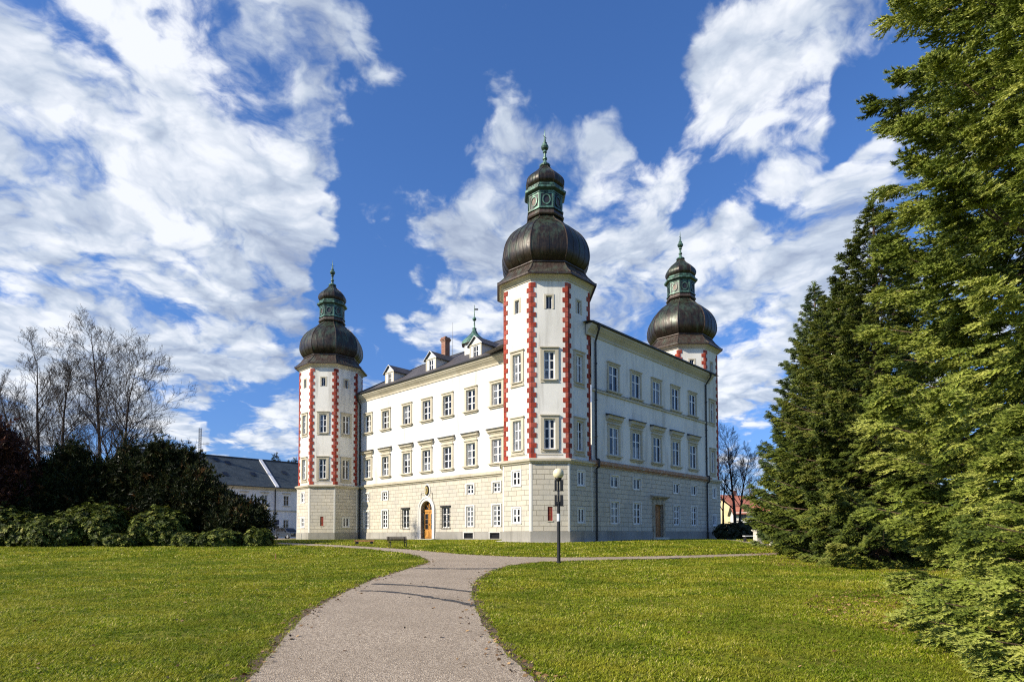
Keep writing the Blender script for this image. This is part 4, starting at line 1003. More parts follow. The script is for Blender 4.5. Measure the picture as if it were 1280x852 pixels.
def yew(px, Y, spec, label, seed, n, sc=.55, mat='yew', tm=LT_yew):
    L = []; X = X_at(px, Y)
    for (qx, qt, wpx) in spec:
        hh = wz(qt, Y, qx); W = wpx / F * Y / 2; L.append((X_at(qx, Y) - X, random.uniform(-.8, .8), hh * .46, W, W * .9 + .4, hh * .48))
        for q in range(int(3 + W * 4)):
            t = random.uniform(-.95, .95); top = hh * (.46 + .48 * math.sqrt(1 - t * t)) + random.uniform(-.1, .55); sz = random.uniform(.5, 1.1)
            L.append((X_at(qx, Y) - X + t * W, random.uniform(-W * .8, W * .3), top - sz * .6, .16 + .12 * random.random(), .25, sz))
    shrub('yew_tree', label, X, Y, L, tm, mat, n, sc, seed, 'tree', GY, up=.9, depth=.5)
yew(225, 46, [(185, 580, 46), (205, 562, 42), (228, 570, 46), (246, 592, 36), (222, 606, 70)], 'broadest dark yew with feathery tips beside the outbuilding roof', 11, 15000)
yew(268, 44.5, [(248, 602, 34), (262, 612, 34), (280, 634, 34), (262, 630, 50)], 'dark yew with a reddish right side in front of the outbuilding', 12, 9000)
yew(315, 43.8, [(300, 646, 40), (314, 648, 22), (296, 652, 42)], 'low dark yew at the right end of the row', 13, 6000)
yew(92, 46, [(70, 590, 50), (95, 566, 40), (110, 580, 34), (82, 605, 70)], 'dark yew below the twin-trunked bare tree', 14, 9000)
yew(140, 46.5, [(130, 596, 50), (163, 560, 20), (150, 590, 44), (165, 600, 44)], 'dark yew with one narrow spire', 15, 8000)
yew(32, 45, [(10, 610, 70), (45, 600, 60), (30, 625, 90)], 'low dark yew mass at the left end', 16, 9000)
yew(-8, 43, [(-18, 528, 50), (0, 545, 44), (8, 575, 34), (-10, 600, 60)], 'coppery brown evergreen cut by the left edge of the photo', 17, 8000, mat='copper_leaf')
yew(128, 49.5, [(60, 640, 130), (130, 640, 130), (200, 640, 120), (270, 645, 110)], 'deep green yew thicket filling the gaps at the back', 18, 9000)
# hedge on the right
shrub('hedge', 'dark clipped hedge beyond the castle end, below the houses', X_at(925, 62), 62, [(-1.2, 0, .75, 1.5, 1, .85), (.4, 0, .85, 1.7, 1, .95), (2.4, 0, .9, 1.8, 1, 1.0), (4.6, 0, .9, 1.8, 1, 1.0)], LT_h, 'hedge', 6000, 1.6, 51, 'hedge', depth=.5)
# distant conifers over the outbuilding
for (px, Y, H, s, lab) in ((343.5, 150, 20.4, 61, 'small dark conifer tip over the middle of the outbuilding roof'), (362, 150, 18.6, 62, 'lower dark conifer tip over the outbuilding ridge'), (369, 152, 19.4, 63, 'dark conifer tip touching the left tower edge')):
    conifer('fir_tree', lab, X_at(px, Y), Y, H, 3.6, 3, s, T_far, 'yew', 3, 1.1, whorl=.9, nbr=6, limbs=False, group='distant firs behind the outbuilding')
# distant tree belt
def belt(name, label, x0, x1, Y, h, n, seed):
    rng = np.random.default_rng(seed); X = rng.uniform(x0, x1, n); top = h * (.75 + .25 * np.sin(X * .11) * np.sin(X * .037 + 1) + .12 * np.sin(X * .6)); P = np.stack([X, Y + rng.uniform(-6, 6, n), rng.random(n) ** .7 * top], 1)
    P[:, 2] += 1.0; V, Fa, va = scatter(T_far[0], T_far[1], P, rng.normal(size=(n, 3)) + np.array([0, 0, .5]), rng.normal(size=(n, 3)), 2.2 * (.7 + .6 * rng.random(n)), np.clip(.5 + .2 * rng.normal(size=n), 0, 1), T_far[2])
    o = mesh_np(name, V, Fa, ['yew'], va); tag(o, label, kind='stuff'); return o
belt('distant_wood', 'far dark belt of trees on the left horizon', -260, -20, 205, 9, 9000, 71); belt('distant_wood', 'far dark belt of trees on the right horizon', 20, 240, 190, 7.5, 9000, 72)

# ================================================================== OUTBUILDING (left)
AX = Vector((-37.9, 95.0, BASE)); ann = empty('outbuilding', AX, math.atan2(dBx.y, dBx.x)); tag(ann, 'long pale two-storey outbuilding with blue-grey roof behind the yews', 'building')
fo = frame((0, 0, 0), (0, -1, 0)); m = MB(); hol = []; WS = [-15.2, -11.7, -8.2, -4.85, -1.65, 1.9, 5.4, 9]
for s in WS: hol += [(s - .45, s + .45, 5.25, 6.85), (s - .45, s + .45, 1.45, 2.95)]
wall_holes(m, fo, -20, 14, -.3, 8.0, hol, 'annex_plaster', .2)
for f, a, b in ((frame((-20, 0, 0), (-1, 0, 0)), -12, 0), (frame((14, 0, 0), (1, 0, 0)), 0, 12)):
    m.box(f, a, b, -.3, 8.0, -.15, 0, 'annex_plaster'); o_, u_, n_ = f; c = (a + b) / 2
    q = [o_ + u_ * a + Vector((0, 0, 8.0)), o_ + u_ * b + Vector((0, 0, 8.0)), o_ + u_ * c + Vector((0, 0, 12.8))]; m.face(q, 'annex_plaster')
m.box(frame((0, 12, 0), (0, 1, 0)), -14, 20, -.3, 8, -.15, 0, 'annex_plaster'); m.build('wall', ann)
m = MB(); m.prof(fo, -20, 14, [(7.55, 0), (7.6, .1), (7.8, .15), (8.0, .4), (8.1, .42), (8.15, 0)], 'plaster_trim'); m.build('cornice', ann)
m = MB(); m.box(fo, -20, 14, 4.3, 4.5, 0, .1, 'plaster_trim'); m.build('string_course', ann)
m = MB()
for z0, y0, z1, y1 in ((8.1, -.55, 13.05, 6), (13.05, 6, 8.1, 12.55)):
    q = [(-20.3, y0, z0), (14.3, y0, z0), (14.3, y1, z1), (-20.3, y1, z1)]; m.face(q, 'slate_blue', [(0, 0), (34, 0), (34, 8), (0, 8)]); m.face([(a, b, c - .12) for a, b, c in q][::-1], 'lead')
m.face([(-20.3, -.55, 7.98), (14.3, -.55, 7.98), (14.3, -.55, 8.1), (-20.3, -.55, 8.1)], 'lead')
rfo = m.build('roof', ann)
m = MB(); m.tube((-20.3, 6, 13.08), (14.3, 6, 13.08), .12, .12, 'lead', 6); m.build('ridge_cap', rfo)
def rp(s, t, up=.06): return Vector((s, -.55 + 6.55 * t, 8.1 + 4.95 * t + up))
m = MB()
for w_, hh, mt in ((.26, .16, 'stone_pale'),):
    a, b = -.1, .42
    for q in ([rp(a, 0, hh), rp(b, 0, hh), rp(b, 1, hh), rp(a, 1, hh)], [rp(a, 0, -.05), rp(a, 0, hh), rp(a, 1, hh), rp(a, 1, -.05)], [rp(b, 0, hh), rp(b, 0, -.05), rp(b, 1, -.05), rp(b, 1, hh)], [rp(a, 0, -.05), rp(b, 0, -.05), rp(b, 0, hh), rp(a, 0, hh)]): m.face(q, 'annex_plaster')
m.build('firewall_coping', rfo)
for (s, t) in ((-7.2, .80), (-5.6, .72), (-2.6, .36), (-7.0, .30), (3.0, .5)):
    m = MB(); e = .09
    m.face([rp(s - .35, t, e), rp(s + .35, t, e), rp(s + .35, t + .11, e), rp(s - .35, t + .11, e)], 'window_glass')
    for a, b, c, d in ((s - .42, s - .35, t - .01, t + .12), (s + .35, s + .42, t - .01, t + .12), (s - .35, s + .35, t - .01, t), (s - .35, s + .35, t + .11, t + .12)):
        m.face([rp(a, c, .12), rp(b, c, .12), rp(b, d, .12), rp(a, d, .12)], 'lead')
    m.build('skylight', rfo)
for s in WS:
    for z0, z1, hd in ((5.25, 6.85, True), (1.45, 2.95, False)):
        m = MB(); m.box(fo, s - .6, s + .6, z0 - .12, z0, 0, .12, 'plaster_trim')
        if hd: m.box(fo, s - .65, s + .65, 7.12, 7.3, 0, .14, 'plaster_trim')
        sash_mb(m, fo, s, .9, z0, z1, 2, (.6,), -.12, .03, .06); glass_mb(m, fo, s, .9, z0, z1, -.15); m.build('window', ann)
m = MB(); m.tube((0, -.14, 0), (0, -.14, 8), .09, .09, 'pipe_dark', 8); m.build('downpipe', ann)
m = MB(); bx_, by_ = -9.3, 6.0
for dx, dy in ((-.14, -.14), (.14, -.14), (.14, .14), (-.14, .14)): m.tube((bx_ + dx, by_ + dy, 12.8), (bx_ + dx, by_ + dy, 17.2), .035, .03, 'dark_metal', 4)
for k in range(12):
    z = 13.0 + k * .35; m.tube((bx_ - .14, by_ - .14, z), (bx_ + .14, by_ - .14, z + .35), .022, .022, 'dark_metal', 3); m.tube((bx_ + .14, by_ - .14, z), (bx_ + .14, by_ + .14, z + .35), .022, .022, 'dark_metal', 3)
m.tube((bx_, by_, 14.7), (bx_ + 1.3, by_ - .4, 14.9), .03, .03, 'dark_metal', 5)
for k in range(5): m.tube((bx_ + .5 + k * .18, by_ - .2, 14.5), (bx_ + .5 + k * .18, by_ - .2, 15.1), .02, .02, 'dark_metal', 3)
m.tube((bx_, by_, 13.7), (bx_ + .4, by_ - .2, 13.7), .12, .3, 'dark_metal', 8); m.build('antenna_mast', rfo)

# ================================================================== HOUSES (right background)
def house(name, label, px, Y, W, Dp, Hh, Rr, rz, wallm, roofm, wins, zb=0):
    r = empty(name, (X_at(px, Y), Y, float(hz(Y))), rz); tag(r, label, 'house'); f = frame((0, -Dp / 2, 0), (0, -1, 0)); m = MB()
    hol = [(u - .45, u + .45, z, z + 1.2) for u, z in wins]; wall_holes(m, f, -W / 2, W / 2, -.3, Hh, hol, wallm, .15)
    for sx in (-1, 1):
        g = frame((sx * W / 2, 0, 0), (sx, 0, 0)); m.box(g, -Dp / 2, Dp / 2, -.3, Hh, -.1, 0, wallm); o_, u_, n_ = g; m.face([o_ + u_ * (-Dp / 2) + Vector((0, 0, Hh)), o_ + u_ * (Dp / 2) + Vector((0, 0, Hh)), o_ + Vector((0, 0, Hh + Rr))], wallm)
    m.box(frame((0, Dp / 2, 0), (0, 1, 0)), -W / 2, W / 2, -.3, Hh, -.1, 0, wallm); m.build('wall', r); m = MB()
    for sg in (-1, 1):
        q = [(-W / 2 - .4, sg * (Dp / 2 + .5), Hh - .3), (W / 2 + .4, sg * (Dp / 2 + .5), Hh - .3), (W / 2 + .4, 0, Hh + Rr), (-W / 2 - .4, 0, Hh + Rr)]
        if sg > 0: q = q[::-1]
        m.face(q, roofm, [(0, 0), (W, 0), (W, 5), (0, 5)]); m.face([(a, b, c - .15) for a, b, c in q][::-1], 'lead')
    m.build('roof', r)
    for u, z in wins:
        m = MB(); sash_mb(m, f, u, .9, z, z + 1.2, 2, (.5,), -.08, .03, .06); glass_mb(m, f, u, .9, z, z + 1.2, -.1); m.box(f, u - .55, u + .55, z - .1, z, 0, .1, wallm); m.build('window', r)
    m = MB(); m.box(frame((W * .2, 0, 0), (0, -1, 0)), -.3, .3, Hh + Rr * .5, Hh + Rr + .8, -.3, .3, 'chimney_brick'); m.build('chimney', r)
    return r
house('house', 'yellow house between the castle and the bare trees', 912, 105, 5.5, 7, 5.6, 1.8, R_(20), 'yellow_wall', 'tile_red', [(-1.6, 1.2), (0, 1.2), (1.6, 1.2), (-1.6, 3.6), (0, 3.6), (1.6, 3.6)])
house('house', 'white house with a red tiled roof seen behind the hedge', 943, 95, 6.5, 7, 3.9, 1.1, R_(-14), 'white_wall', 'tile_red', [(-2.2, 1.0), (-.6, 1.0), (1.2, 1.0), (-2.0, 2.6), (.4, 2.6)])
house('house', 'farther house with a blue roof above the red one', 934, 130, 7.5, 7, 6.9, 1.4, R_(8), 'yellow_wall', 'tile_blue', [(-2, 4.4), (0, 4.4), (2, 4.4)])

# ================================================================== STREET FURNITURE
def bevel_box(m, x0, x1, y0, y1, z0, z1, mat):
    m.box((Vector((0, 0, 0)), Vector((1, 0, 0)), Vector((0, -1, 0))), x0, x1, z0, z1, -y1, -y0, mat)
gl = ground_at(698.5, 703.3); LX, LY = float(gl[0]), float(gl[1]); LZ = float(hz(LY)); LH = 118.5 / F * LY
lamp = empty('street_lamp', (LX, LY, LZ)); tag(lamp, 'globe lamp post with four black boxes standing on the path edge before the castle', 'street lamp', None)
m = MB(); m.lathe(0, 0, [(-.1, .11), (.06, .11), (.08, .075), (LH * .63, .072), (LH * .64, .05), (LH * .885, .042)], 14, 'black_paint', smooth=True); m.lathe(0, 0, [(LH * .62, .074), (LH * .62, .085), (LH * .645, .085), (LH * .65, .05)], 14, 'black_paint'); m.build('pole', lamp)
m = MB(); gr_ = .235
m.lathe(0, 0, [(LH - gr_ + gr_ * math.sin(t), max(gr_ * math.cos(t), 0)) for t in [(-PI / 2 + PI * k / 16) for k in range(17)]], 24, 'opal_globe', smooth=True); gb = m.build('globe', lamp); smooth_by_merge(gb)
m = MB(); m.lathe(0, 0, [(LH * .86, .045), (LH * .872, .12), (LH * .895, .15), (LH * .905, .14)], 16, 'black_paint'); m.build('collar', lamp)
for zc in (.765, .605):
    z0 = LH * zc
    m = MB(); bevel_box(m, -.235, .235, -.03, .03, z0 - .03, z0, 'black_paint'); m.build('bracket', lamp)
    for sg in (-1, 1):
        w0, w1 = (.07, .20) if sg > 0 else (.075, .17)
        m = MB(); a, b = sorted((sg * w0, sg * w1)); bevel_box(m, a, b, -.08, .08, z0 + .004, z0 + LH * .11, 'black_paint'); bevel_box(m, a + .01, b - .01, -.085, -.08, z0 + .03, z0 + LH * .10, 'dark_metal')
        bx1 = m.build('floodlight_box', lamp)
m = MB(); m.lathe(0, 0, [(LH * .44, .0735), (LH * .44, .076), (LH * .52, .076), (LH * .52, .0735)], 14, 'sticker'); m.build('sticker', lamp)

# second globe lamp near the outbuilding
Y2 = 66; X2 = X_at(331.5, Y2); l2 = empty('street_lamp', (X2, Y2, float(hz(Y2)))); tag(l2, 'slim globe lamp half hidden behind the yews by the outbuilding', 'street lamp')
h2 = wz(633, Y2, 331) 
m = MB(); m.lathe(0, 0, [(-.1, .06), (h2 - .2, .045)], 10, 'dark_metal', smooth=True); m.build('pole', l2)
m = MB(); m.lathe(0, 0, [(h2 + .27 * math.sin(t), max(.27 * math.cos(t), 0)) for t in [(-PI / 2 + PI * k / 12) for k in range(13)]], 18, 'opal_globe', smooth=True); smooth_by_merge(m.build('globe', l2))
# sign by the outbuilding
Y3 = 70; s3 = empty('road_sign', (X_at(345.5, Y3), Y3, float(hz(Y3))), R_(20)); tag(s3, 'small dark sign post beside the outbuilding downpipe', 'sign')
m = MB(); m.tube((0, 0, -.1), (0, 0, 2.35), .03, .03, 'dark_metal', 8); m.build('post', s3)
m = MB(); bevel_box(m, -.3, .3, -.04, -.02, 1.75, 2.3, 'sign_blue'); m.build('panel', s3)
m = MB(); bevel_box(m, -.3, .3, -.04, -.02, 1.3, 1.6, 'dark_metal'); m.build('panel', s3)

# marker peg in the lawn
g3 = ground_at(344.5, 699); m = MB(); z3 = float(hz(g3[1])); m.tube((0, 0, -.05), (0, 0, .26), .035, .03, 'brown_wood', 8); m.tube((0, 0, .26), (0, 0, .29), .03, .012, 'brown_wood', 8)
pg = m.build('marker_peg'); pg.location = (g3[0], g3[1], z3); tag(pg, 'short dark wooden peg standing in the left lawn', 'peg')

# bench
gb_ = ground_at(497, 684); bn = empty('park_bench', (gb_[0], gb_[1], float(hz(gb_[1]))), R_(28)); bn.scale = (.84, .84, .84); tag(bn, 'wooden slatted bench on iron legs on the grass before the portal', 'bench')
def ironend(x):
    m = MB(); pts = [(-.28, 0), (-.26, .22), (-.2, .42), (.16, .42)]
    for a, b in zip(pts[:-1], pts[1:]): m.tube((x, a[0], a[1]), (x, b[0], b[1]), .034, .034, 'dark_metal', 6)
    pts = [(.30, 0), (.2, .25), (.18, .45), (.26, .65), (.32, .84)]
    for a, b in zip(pts[:-1], pts[1:]): m.tube((x, a[0], a[1]), (x, b[0], b[1]), .034, .034, 'dark_metal', 6)
    pts = [(-.22, .42), (-.26, .58), (-.18, .64), (.22, .64)]
    for a, b in zip(pts[:-1], pts[1:]): m.tube((x, a[0], a[1]), (x, b[0], b[1]), .02, .02, 'dark_metal', 6)
    return m.build('leg', bn)
ironend(-.62); ironend(.62)
m = MB()
for k in range(5): bevel_box(m, -.8, .8, -.24 + k * .09, -.17 + k * .09, .44, .475, 'bench_wood')
m.build('seat', bn); m = MB()
for k in range(4):
    z = .53 + k * .09; y = .19 + (z - .45) * .33; bevel_box(m, -.8, .8, y - .045, y - .015, z, z + .065, 'bench_wood')
m.build('backrest', bn)
# low dark stone bench further left along the path
g4 = ground_at(455.5, 680.2); sb = empty('stone_bench', (g4[0], g4[1], float(hz(g4[1]))), R_(8)); tag(sb, 'low dark block bench on the grass below the left tower', 'bench')
m = MB(); bevel_box(m, -.62, -.42, -.18, .18, -.05, .22, 'dark_metal'); m.build('leg', sb); m = MB(); bevel_box(m, .42, .62, -.18, .18, -.05, .22, 'dark_metal'); m.build('leg', sb); m = MB(); bevel_box(m, -.7, .7, -.22, .22, .22, .32, 'brown_wood'); m.build('seat', sb)

# gateposts
def gatepost(px, py, label, hh):
    g = ground_at(px, py); r = empty('stone_gatepost', (g[0], g[1], float(hz(g[1]))), R_(15)); tag(r, label, 'gatepost', 'pale stone gateposts under the spruces'); w = .2
    m = MB(); bevel_box(m, -.27, .27, -.27, .27, -.1, .14, 'stone_pale'); m.build('base', r)
    m = MB(); bevel_box(m, -w, w, -w, w, .14, hh - .16, 'stone_pale'); bevel_box(m, -w + .05, w - .05, -w - .012, -w, .24, hh - .3, 'stone_pale'); m.build('shaft', r)
    m = MB(); bevel_box(m, -.25, .25, -.25, .25, hh - .16, hh - .1, 'stone_pale'); bevel_box(m, -.29, .29, -.29, .29, hh - .1, hh - .02, 'stone_pale')
    m.lathe(0, 0, [(hh - .02, .2), (hh + .04, .16), (hh + .10, .05), (hh + .1, 0)], 8, 'stone_pale'); m.build('cap', r)
gatepost(947, 680.3, 'pale stone gatepost standing clear of the spruce foliage', 1.08); gatepost(969, 681.6, 'pale stone gatepost half hidden by the spruce foliage', .98)
g5 = ground_at(938, 676.5); r5 = empty('garden_bench', (g5[0], g5[1], float(hz(g5[1]))), R_(5)); tag(r5, 'white-topped bench just left of the clear gatepost', 'bench')
m = MB(); bevel_box(m, -.55, .45, -.2, .2, .42, .48, 'white_paint'); m.build('seat', r5)
for a in (-.45, .35):
    m = MB(); bevel_box(m, a - .04, a + .04, -.18, .18, -.05, .42, 'dark_metal'); m.build('leg', r5)

# car
def car(x, y, rz):
    r = empty('parked_car', (x, y, float(hz(y))), rz); tag(r, 'silver grey hatchback parked in front of the outbuilding', 'car')
    prof = [(-2.05, .35), (-2.08, .62), (-2.0, .86), (-1.75, .98), (-1.35, 1.40), (-.95, 1.50), (.1, 1.50), (.45, 1.43), (1.05, 1.0), (1.75, .86), (2.02, .70), (2.08, .45), (2.05, .30)]
    m = MB(); W = .84
    def half(z): return W if z < .9 else W - (z - .9) * .32
    for (a, b) in zip(prof[:-1], prof[1:]):
        m.face([(a[0], -half(a[1]), a[1]), (a[0], half(a[1]), a[1]), (b[0], half(b[1]), b[1]), (b[0], -half(b[1]), b[1])], 'car_paint', smooth=False)
    for sg in (-1, 1):
        low = [p for p in prof if p[1] <= 1.0]; q = [(p[0], sg * half(p[1]), p[1]) for p in low]; q = q if sg > 0 else q[::-1]; m.face(q, 'car_paint')
        top = [p for p in prof if p[1] >= .98]; q = [(p[0], sg * half(p[1]), p[1]) for p in top]; q = q if sg > 0 else q[::-1]; m.face(q, 'car_paint')
    m.face([(-2.05, -W, .33), (2.05, -W, .3), (2.05, W, .3), (-2.05, W, .33)], 'black_paint'); m.build('body', r)
    m = MB()
    for sg in (-1, 1):
        for q in ([(-1.52, 1.02), (-.42, 1.02), (-.42, 1.40), (-1.18, 1.38)], [(-.34, 1.02), (.88, 1.02), (.38, 1.38), (-.34, 1.40)]): m.face([(x_, sg * (half(z_) + .012), z_) for x_, z_ in q][:: (-1 if sg > 0 else 1)], 'window_glass')
    def scr(x0, z0, x1, z1, off): m.face([(x0 + off, -.62, z0 + .01), (x0 + off, .62, z0 + .01), (x1 + off, .56, z1), (x1 + off, -.56, z1)], 'window_glass')
    scr(.98, 1.06, .52, 1.40, .03); scr(-1.72, 1.04, -1.4, 1.36, -.03); m.build('windows', r)
    for sx in (-1.28, 1.30):
        for sg in (-1, 1):
            m = MB(); m.tube((sx, sg * .68, .31), (sx, sg * .86, .31), .31, .31, 'tyre', 18); w_ = m.build('wheel', r); m = MB(); m.tube((sx, sg * .86, .31), (sx, sg * .875, .31), .2, .18, 'chrome', 12); m.build('rim', w_)
    for sg in (-1, 1):
        m = MB(); m.box((Vector((2.0, sg * .6, 0)), Vector((0, 1, 0)), Vector((1, 0, 0))), -.17, .17, .6, .76, 0, .05, 'chrome'); m.build('headlight', r)
        m = MB(); m.box((Vector((-2.03, sg * .66, 0)), Vector((0, -1, 0)), Vector((-1, 0, 0))), -.12, .12, .68, .9, 0, .05, 'lamp_red'); m.build('tail_light', r)
        m = MB(); bevel_box(m, .62, .82, *sorted((sg * .86, sg * 1.0)), .98, 1.1, 'car_paint'); m.build('mirror', r)
car(-30.4, 80.5, R_(-35))

# ================================================================== GRASS
def grass(name, label, y0, y1, dens, hgt, wid, seed, xlim=1.0):
    rng = np.random.default_rng(seed); tot = []
    edges = np.arange(y0, y1, 2.0)
    for ya in edges:
        yb = ya + 2.0; xw = (ya + 1) * .98 * xlim + 1.5; n = int(dens((ya + yb) / 2) * 2 * xw * 2.0); X = rng.uniform(-xw, xw, n); Y = rng.uniform(ya, yb, n); tot.append(np.stack([X, Y], 1))
    P = np.concatenate(tot); inside = in_poly(P[:, 0], P[:, 1], [np.array(p) for p in PATHIN]); inside |= in_poly(P[:, 0], P[:, 1], [np.array(p) for p in offset(path_poly, .15)]) & (rng.random(len(P)) < .65); inside |= in_poly(P[:, 0], P[:, 1], p2) | in_poly(P[:, 0], P[:, 1], yard)
    # castle footprint
    rel = P - np.array([C0.x, C0.y]); bx = rel @ np.array([dBx.x, dBx.y]); ax = rel @ np.array([dAx.x, dAx.y])
    inside |= (bx > 1.3) & (ax > -4.2) & (bx < 30) | ((bx ** 2 + ax ** 2) < 4.3 ** 2) | ((bx ** 2 + (ax - LA) ** 2) < 4.3 ** 2)
    P = P[~inside]; n = len(P)
    patch = .6 * np.sin(P[:, 0] * .9 + np.sin(P[:, 1] * .7) * 2) * np.sin(P[:, 1] * 1.3 + np.sin(P[:, 0] * .5) * 2) + .5 * np.sin(P[:, 1] * 4.1 + np.sin(P[:, 0] * .8 + P[:, 1]) * 1.5) * np.sin(P[:, 0] * 2.3 + P[:, 1] * .9) + .35 * np.sin(P[:, 0] * 7.1 + np.sin(P[:, 1] * 3.3) * 2) * np.sin(P[:, 1] * 8.7)
    keep = rng.random(n) < np.clip(.80 + .45 * patch, .25, 1); P = P[keep]; patch = patch[keep]; n = len(P)
    nb = 5; H = hgt * (.6 + .8 * rng.random((n, nb))) * (1 + .25 * patch[:, None]) * (1 + .012 * P[:, 1:2]); A = rng.random((n, nb)) * 6.28; lean = .5 + 1.3 * rng.random((n, nb))
    wv = wid * (1 + .05 * P[:, 1:2]) * (.7 + .6 * rng.random((n, nb)))
    B = np.stack([P[:, 0:1] + np.cos(A * 3) * wv * 3, P[:, 1:2] + np.sin(A * 3) * wv * 3, np.repeat(hz(P[:, 1])[:, None], nb, 1) - .004], -1)
    side = np.stack([-np.sin(A), np.cos(A), 0 * A], -1) * wv[..., None]; tip = B + np.stack([np.cos(A) * H * lean, np.sin(A) * H * lean, H], -1)
    V = np.stack([B - side, B + side, tip], 2).reshape(-1, 3); Fa = np.arange(len(V)).reshape(-1, 3)
    var = np.clip(.44 + .20 * patch[:, None] + .16 * rng.normal(size=(n, 1)) + .16 * rng.normal(size=(n, nb)), 0, 1); var[rng.random((n, nb)) < .06] = 1.0
    va = np.repeat(var.reshape(-1), 3); o = mesh_np(name, V, Fa, ['grass'], va); tag(o, label, kind='stuff'); return o
# litter under the spruces and blown along the path edges
def litter(n, seed):
    rng = np.random.default_rng(seed); P = []
    for (cx, cy, rr, k) in ((10.75, 10.6, 5.0, .3), (15.9, 24.5, 5.2, .25), (18.9, 36.6, 5.0, .3), (17.0, 30.5, 4.5, .15)):
        m_ = int(n * k); a = rng.random(m_) * 6.28; q = rr * np.sqrt(rng.random(m_)); P.append(np.stack([cx + np.cos(a) * q, cy + np.sin(a) * q], 1))
    pp = np.array(path_poly); i = rng.integers(0, len(pp), int(n * .10)); P.append(pp[i] + rng.normal(size=(len(i), 2)) * .16)
    m_ = int(n * .03); P.append(np.stack([rng.uniform(-12, 12, m_), rng.uniform(5.5, 26, m_)], 1)); P = np.concatenate(P); k = len(P)
    A = rng.random(k) * 6.28; L = .022 + .03 * rng.random(k); d = np.stack([np.cos(A) * L, np.sin(A) * L, rng.random(k) * .012], 1); e = np.stack([-np.sin(A) * L * .5, np.cos(A) * L * .5, rng.random(k) * .02], 1)
    B = np.stack([P[:, 0], P[:, 1], hz(P[:, 1]) + .022], 1); V = np.stack([B - d, B + e, B + d, B - e], 1).reshape(-1, 3)
    o = mesh_np('leaf_litter', V, np.arange(len(V)).reshape(-1, 4), ['litter'], np.repeat(rng.random(k), 4)); tag(o, 'dry brown leaf and twig litter under the spruces and along the path', kind='stuff')
litter(16000, 91)
PATHIN = offset(path_poly, -.02)
grass('grass', 'short green and straw grass blades of the lawns', 5.0, 14.0, lambda y: 700 * (8 / max(y, 6)) ** 1.2, .030, .0058, 81)
grass('grass', 'short grass of the middle lawns', 14.0, 30.0, lambda y: 230 * (16 / y) ** 1.5, .036, .0095, 82)
grass('grass', 'short grass of the lawns before the castle and shrubs', 30.0, 58.0, lambda y: 45 * (34 / y) ** 1.2, .05, .018, 83)

# ================================================================== SKY + SUN
AZ = math.atan2(-.4226, -.9063)      # direction towards the sun: left and slightly behind the camera
EL = R_(31)
sd_ = Vector((math.cos(AZ) * math.cos(EL), math.sin(AZ) * math.cos(EL), math.sin(EL)))
sl = bpy.data.lights.new('sun', 'SUN'); sl.energy = 4.5; sl.angle = R_(.55); sl.color = (1.0, .90, .74)
so = bpy.data.objects.new('sun', sl); COL.objects.link(so); so.rotation_euler = sd_.to_track_quat('Z', 'Y').to_euler(); so.location = (-60, -30, 60)
W = bpy.data.worlds.new('World'); SC.world = W; W.use_nodes = True; nt = W.node_tree; bg = nt.nodes['Background']
sky = nt.nodes.new('ShaderNodeTexSky'); sky.sky_type = 'NISHITA'; sky.sun_disc = False; sky.sun_elevation = EL; sky.sun_rotation = math.atan2(sd_.x, sd_.y); sky.air_density = 1.0; sky.dust_density = .4; sky.ozone_density = 2.0; sky.altitude = 400
tc = nt.nodes.new('ShaderNodeTexCoord'); dirv = tc.outputs['Generated']
sep = nt.nodes.new('ShaderNodeSeparateXYZ'); nt.links.new(dirv, sep.inputs[0])
den = math_n(nt, 'ADD', math_n(nt, 'MAXIMUM', sep.outputs[2], 0.0), .22)
cmb = nt.nodes.new('ShaderNodeCombineXYZ'); nt.links.new(math_n(nt, 'DIVIDE', sep.outputs[0], den), cmb.inputs[0]); nt.links.new(math_n(nt, 'DIVIDE', sep.outputs[1], den), cmb.inputs[1])
plane = cmb.outputs[0]
wp = nt.nodes.new('ShaderNodeTexNoise'); wp.inputs['Scale'].default_value = 3.0; wp.inputs['Detail'].default_value = 6; nt.links.new(plane, wp.inputs['Vector'])
w1 = nt.nodes.new('ShaderNodeVectorMath'); w1.operation = 'SCALE'; w1.inputs['Scale'].default_value = .28; nt.links.new(wp.outputs['Color'], w1.inputs[0])
w2 = nt.nodes.new('ShaderNodeVectorMath'); w2.operation = 'ADD'; nt.links.new(plane, w2.inputs[0]); nt.links.new(w1.outputs[0], w2.inputs[1]); wpl = w2.outputs[0]
n1 = noise(nt, wpl, 4.6, 10, .60, .15)
vo = nt.nodes.new('ShaderNodeTexVoronoi'); vo.feature = 'F1'; vo.inputs['Scale'].default_value = 11.0; vo.inputs['Detail'].default_value = 3.0; vo.inputs['Roughness'].default_value = .5; vo.normalize = True; nt.links.new(wpl, vo.inputs['Vector'])
n2 = math_n(nt, 'SUBTRACT', 1.0, vo.outputs['Distance'])
warp = nt.nodes.new('ShaderNodeTexNoise'); warp.inputs['Scale'].default_value = 7.0; warp.inputs['Detail'].default_value = 5; nt.links.new(dirv, warp.inputs['Vector'])
vs = nt.nodes.new('ShaderNodeVectorMath'); vs.operation = 'SUBTRACT'; nt.links.new(warp.outputs['Color'], vs.inputs[0]); vs.inputs[1].default_value = (.5, .5, .5)
vm = nt.nodes.new('ShaderNodeVectorMath'); vm.operation = 'SCALE'; vm.inputs['Scale'].default_value = .26; nt.links.new(vs.outputs[0], vm.inputs[0])
va_ = nt.nodes.new('ShaderNodeVectorMath'); va_.operation = 'ADD'; nt.links.new(dirv, va_.inputs[0]); nt.links.new(vm.outputs[0], va_.inputs[1])
vn = nt.nodes.new('ShaderNodeVectorMath'); vn.operation = 'NORMALIZE'; nt.links.new(va_.outputs[0], vn.inputs[0])
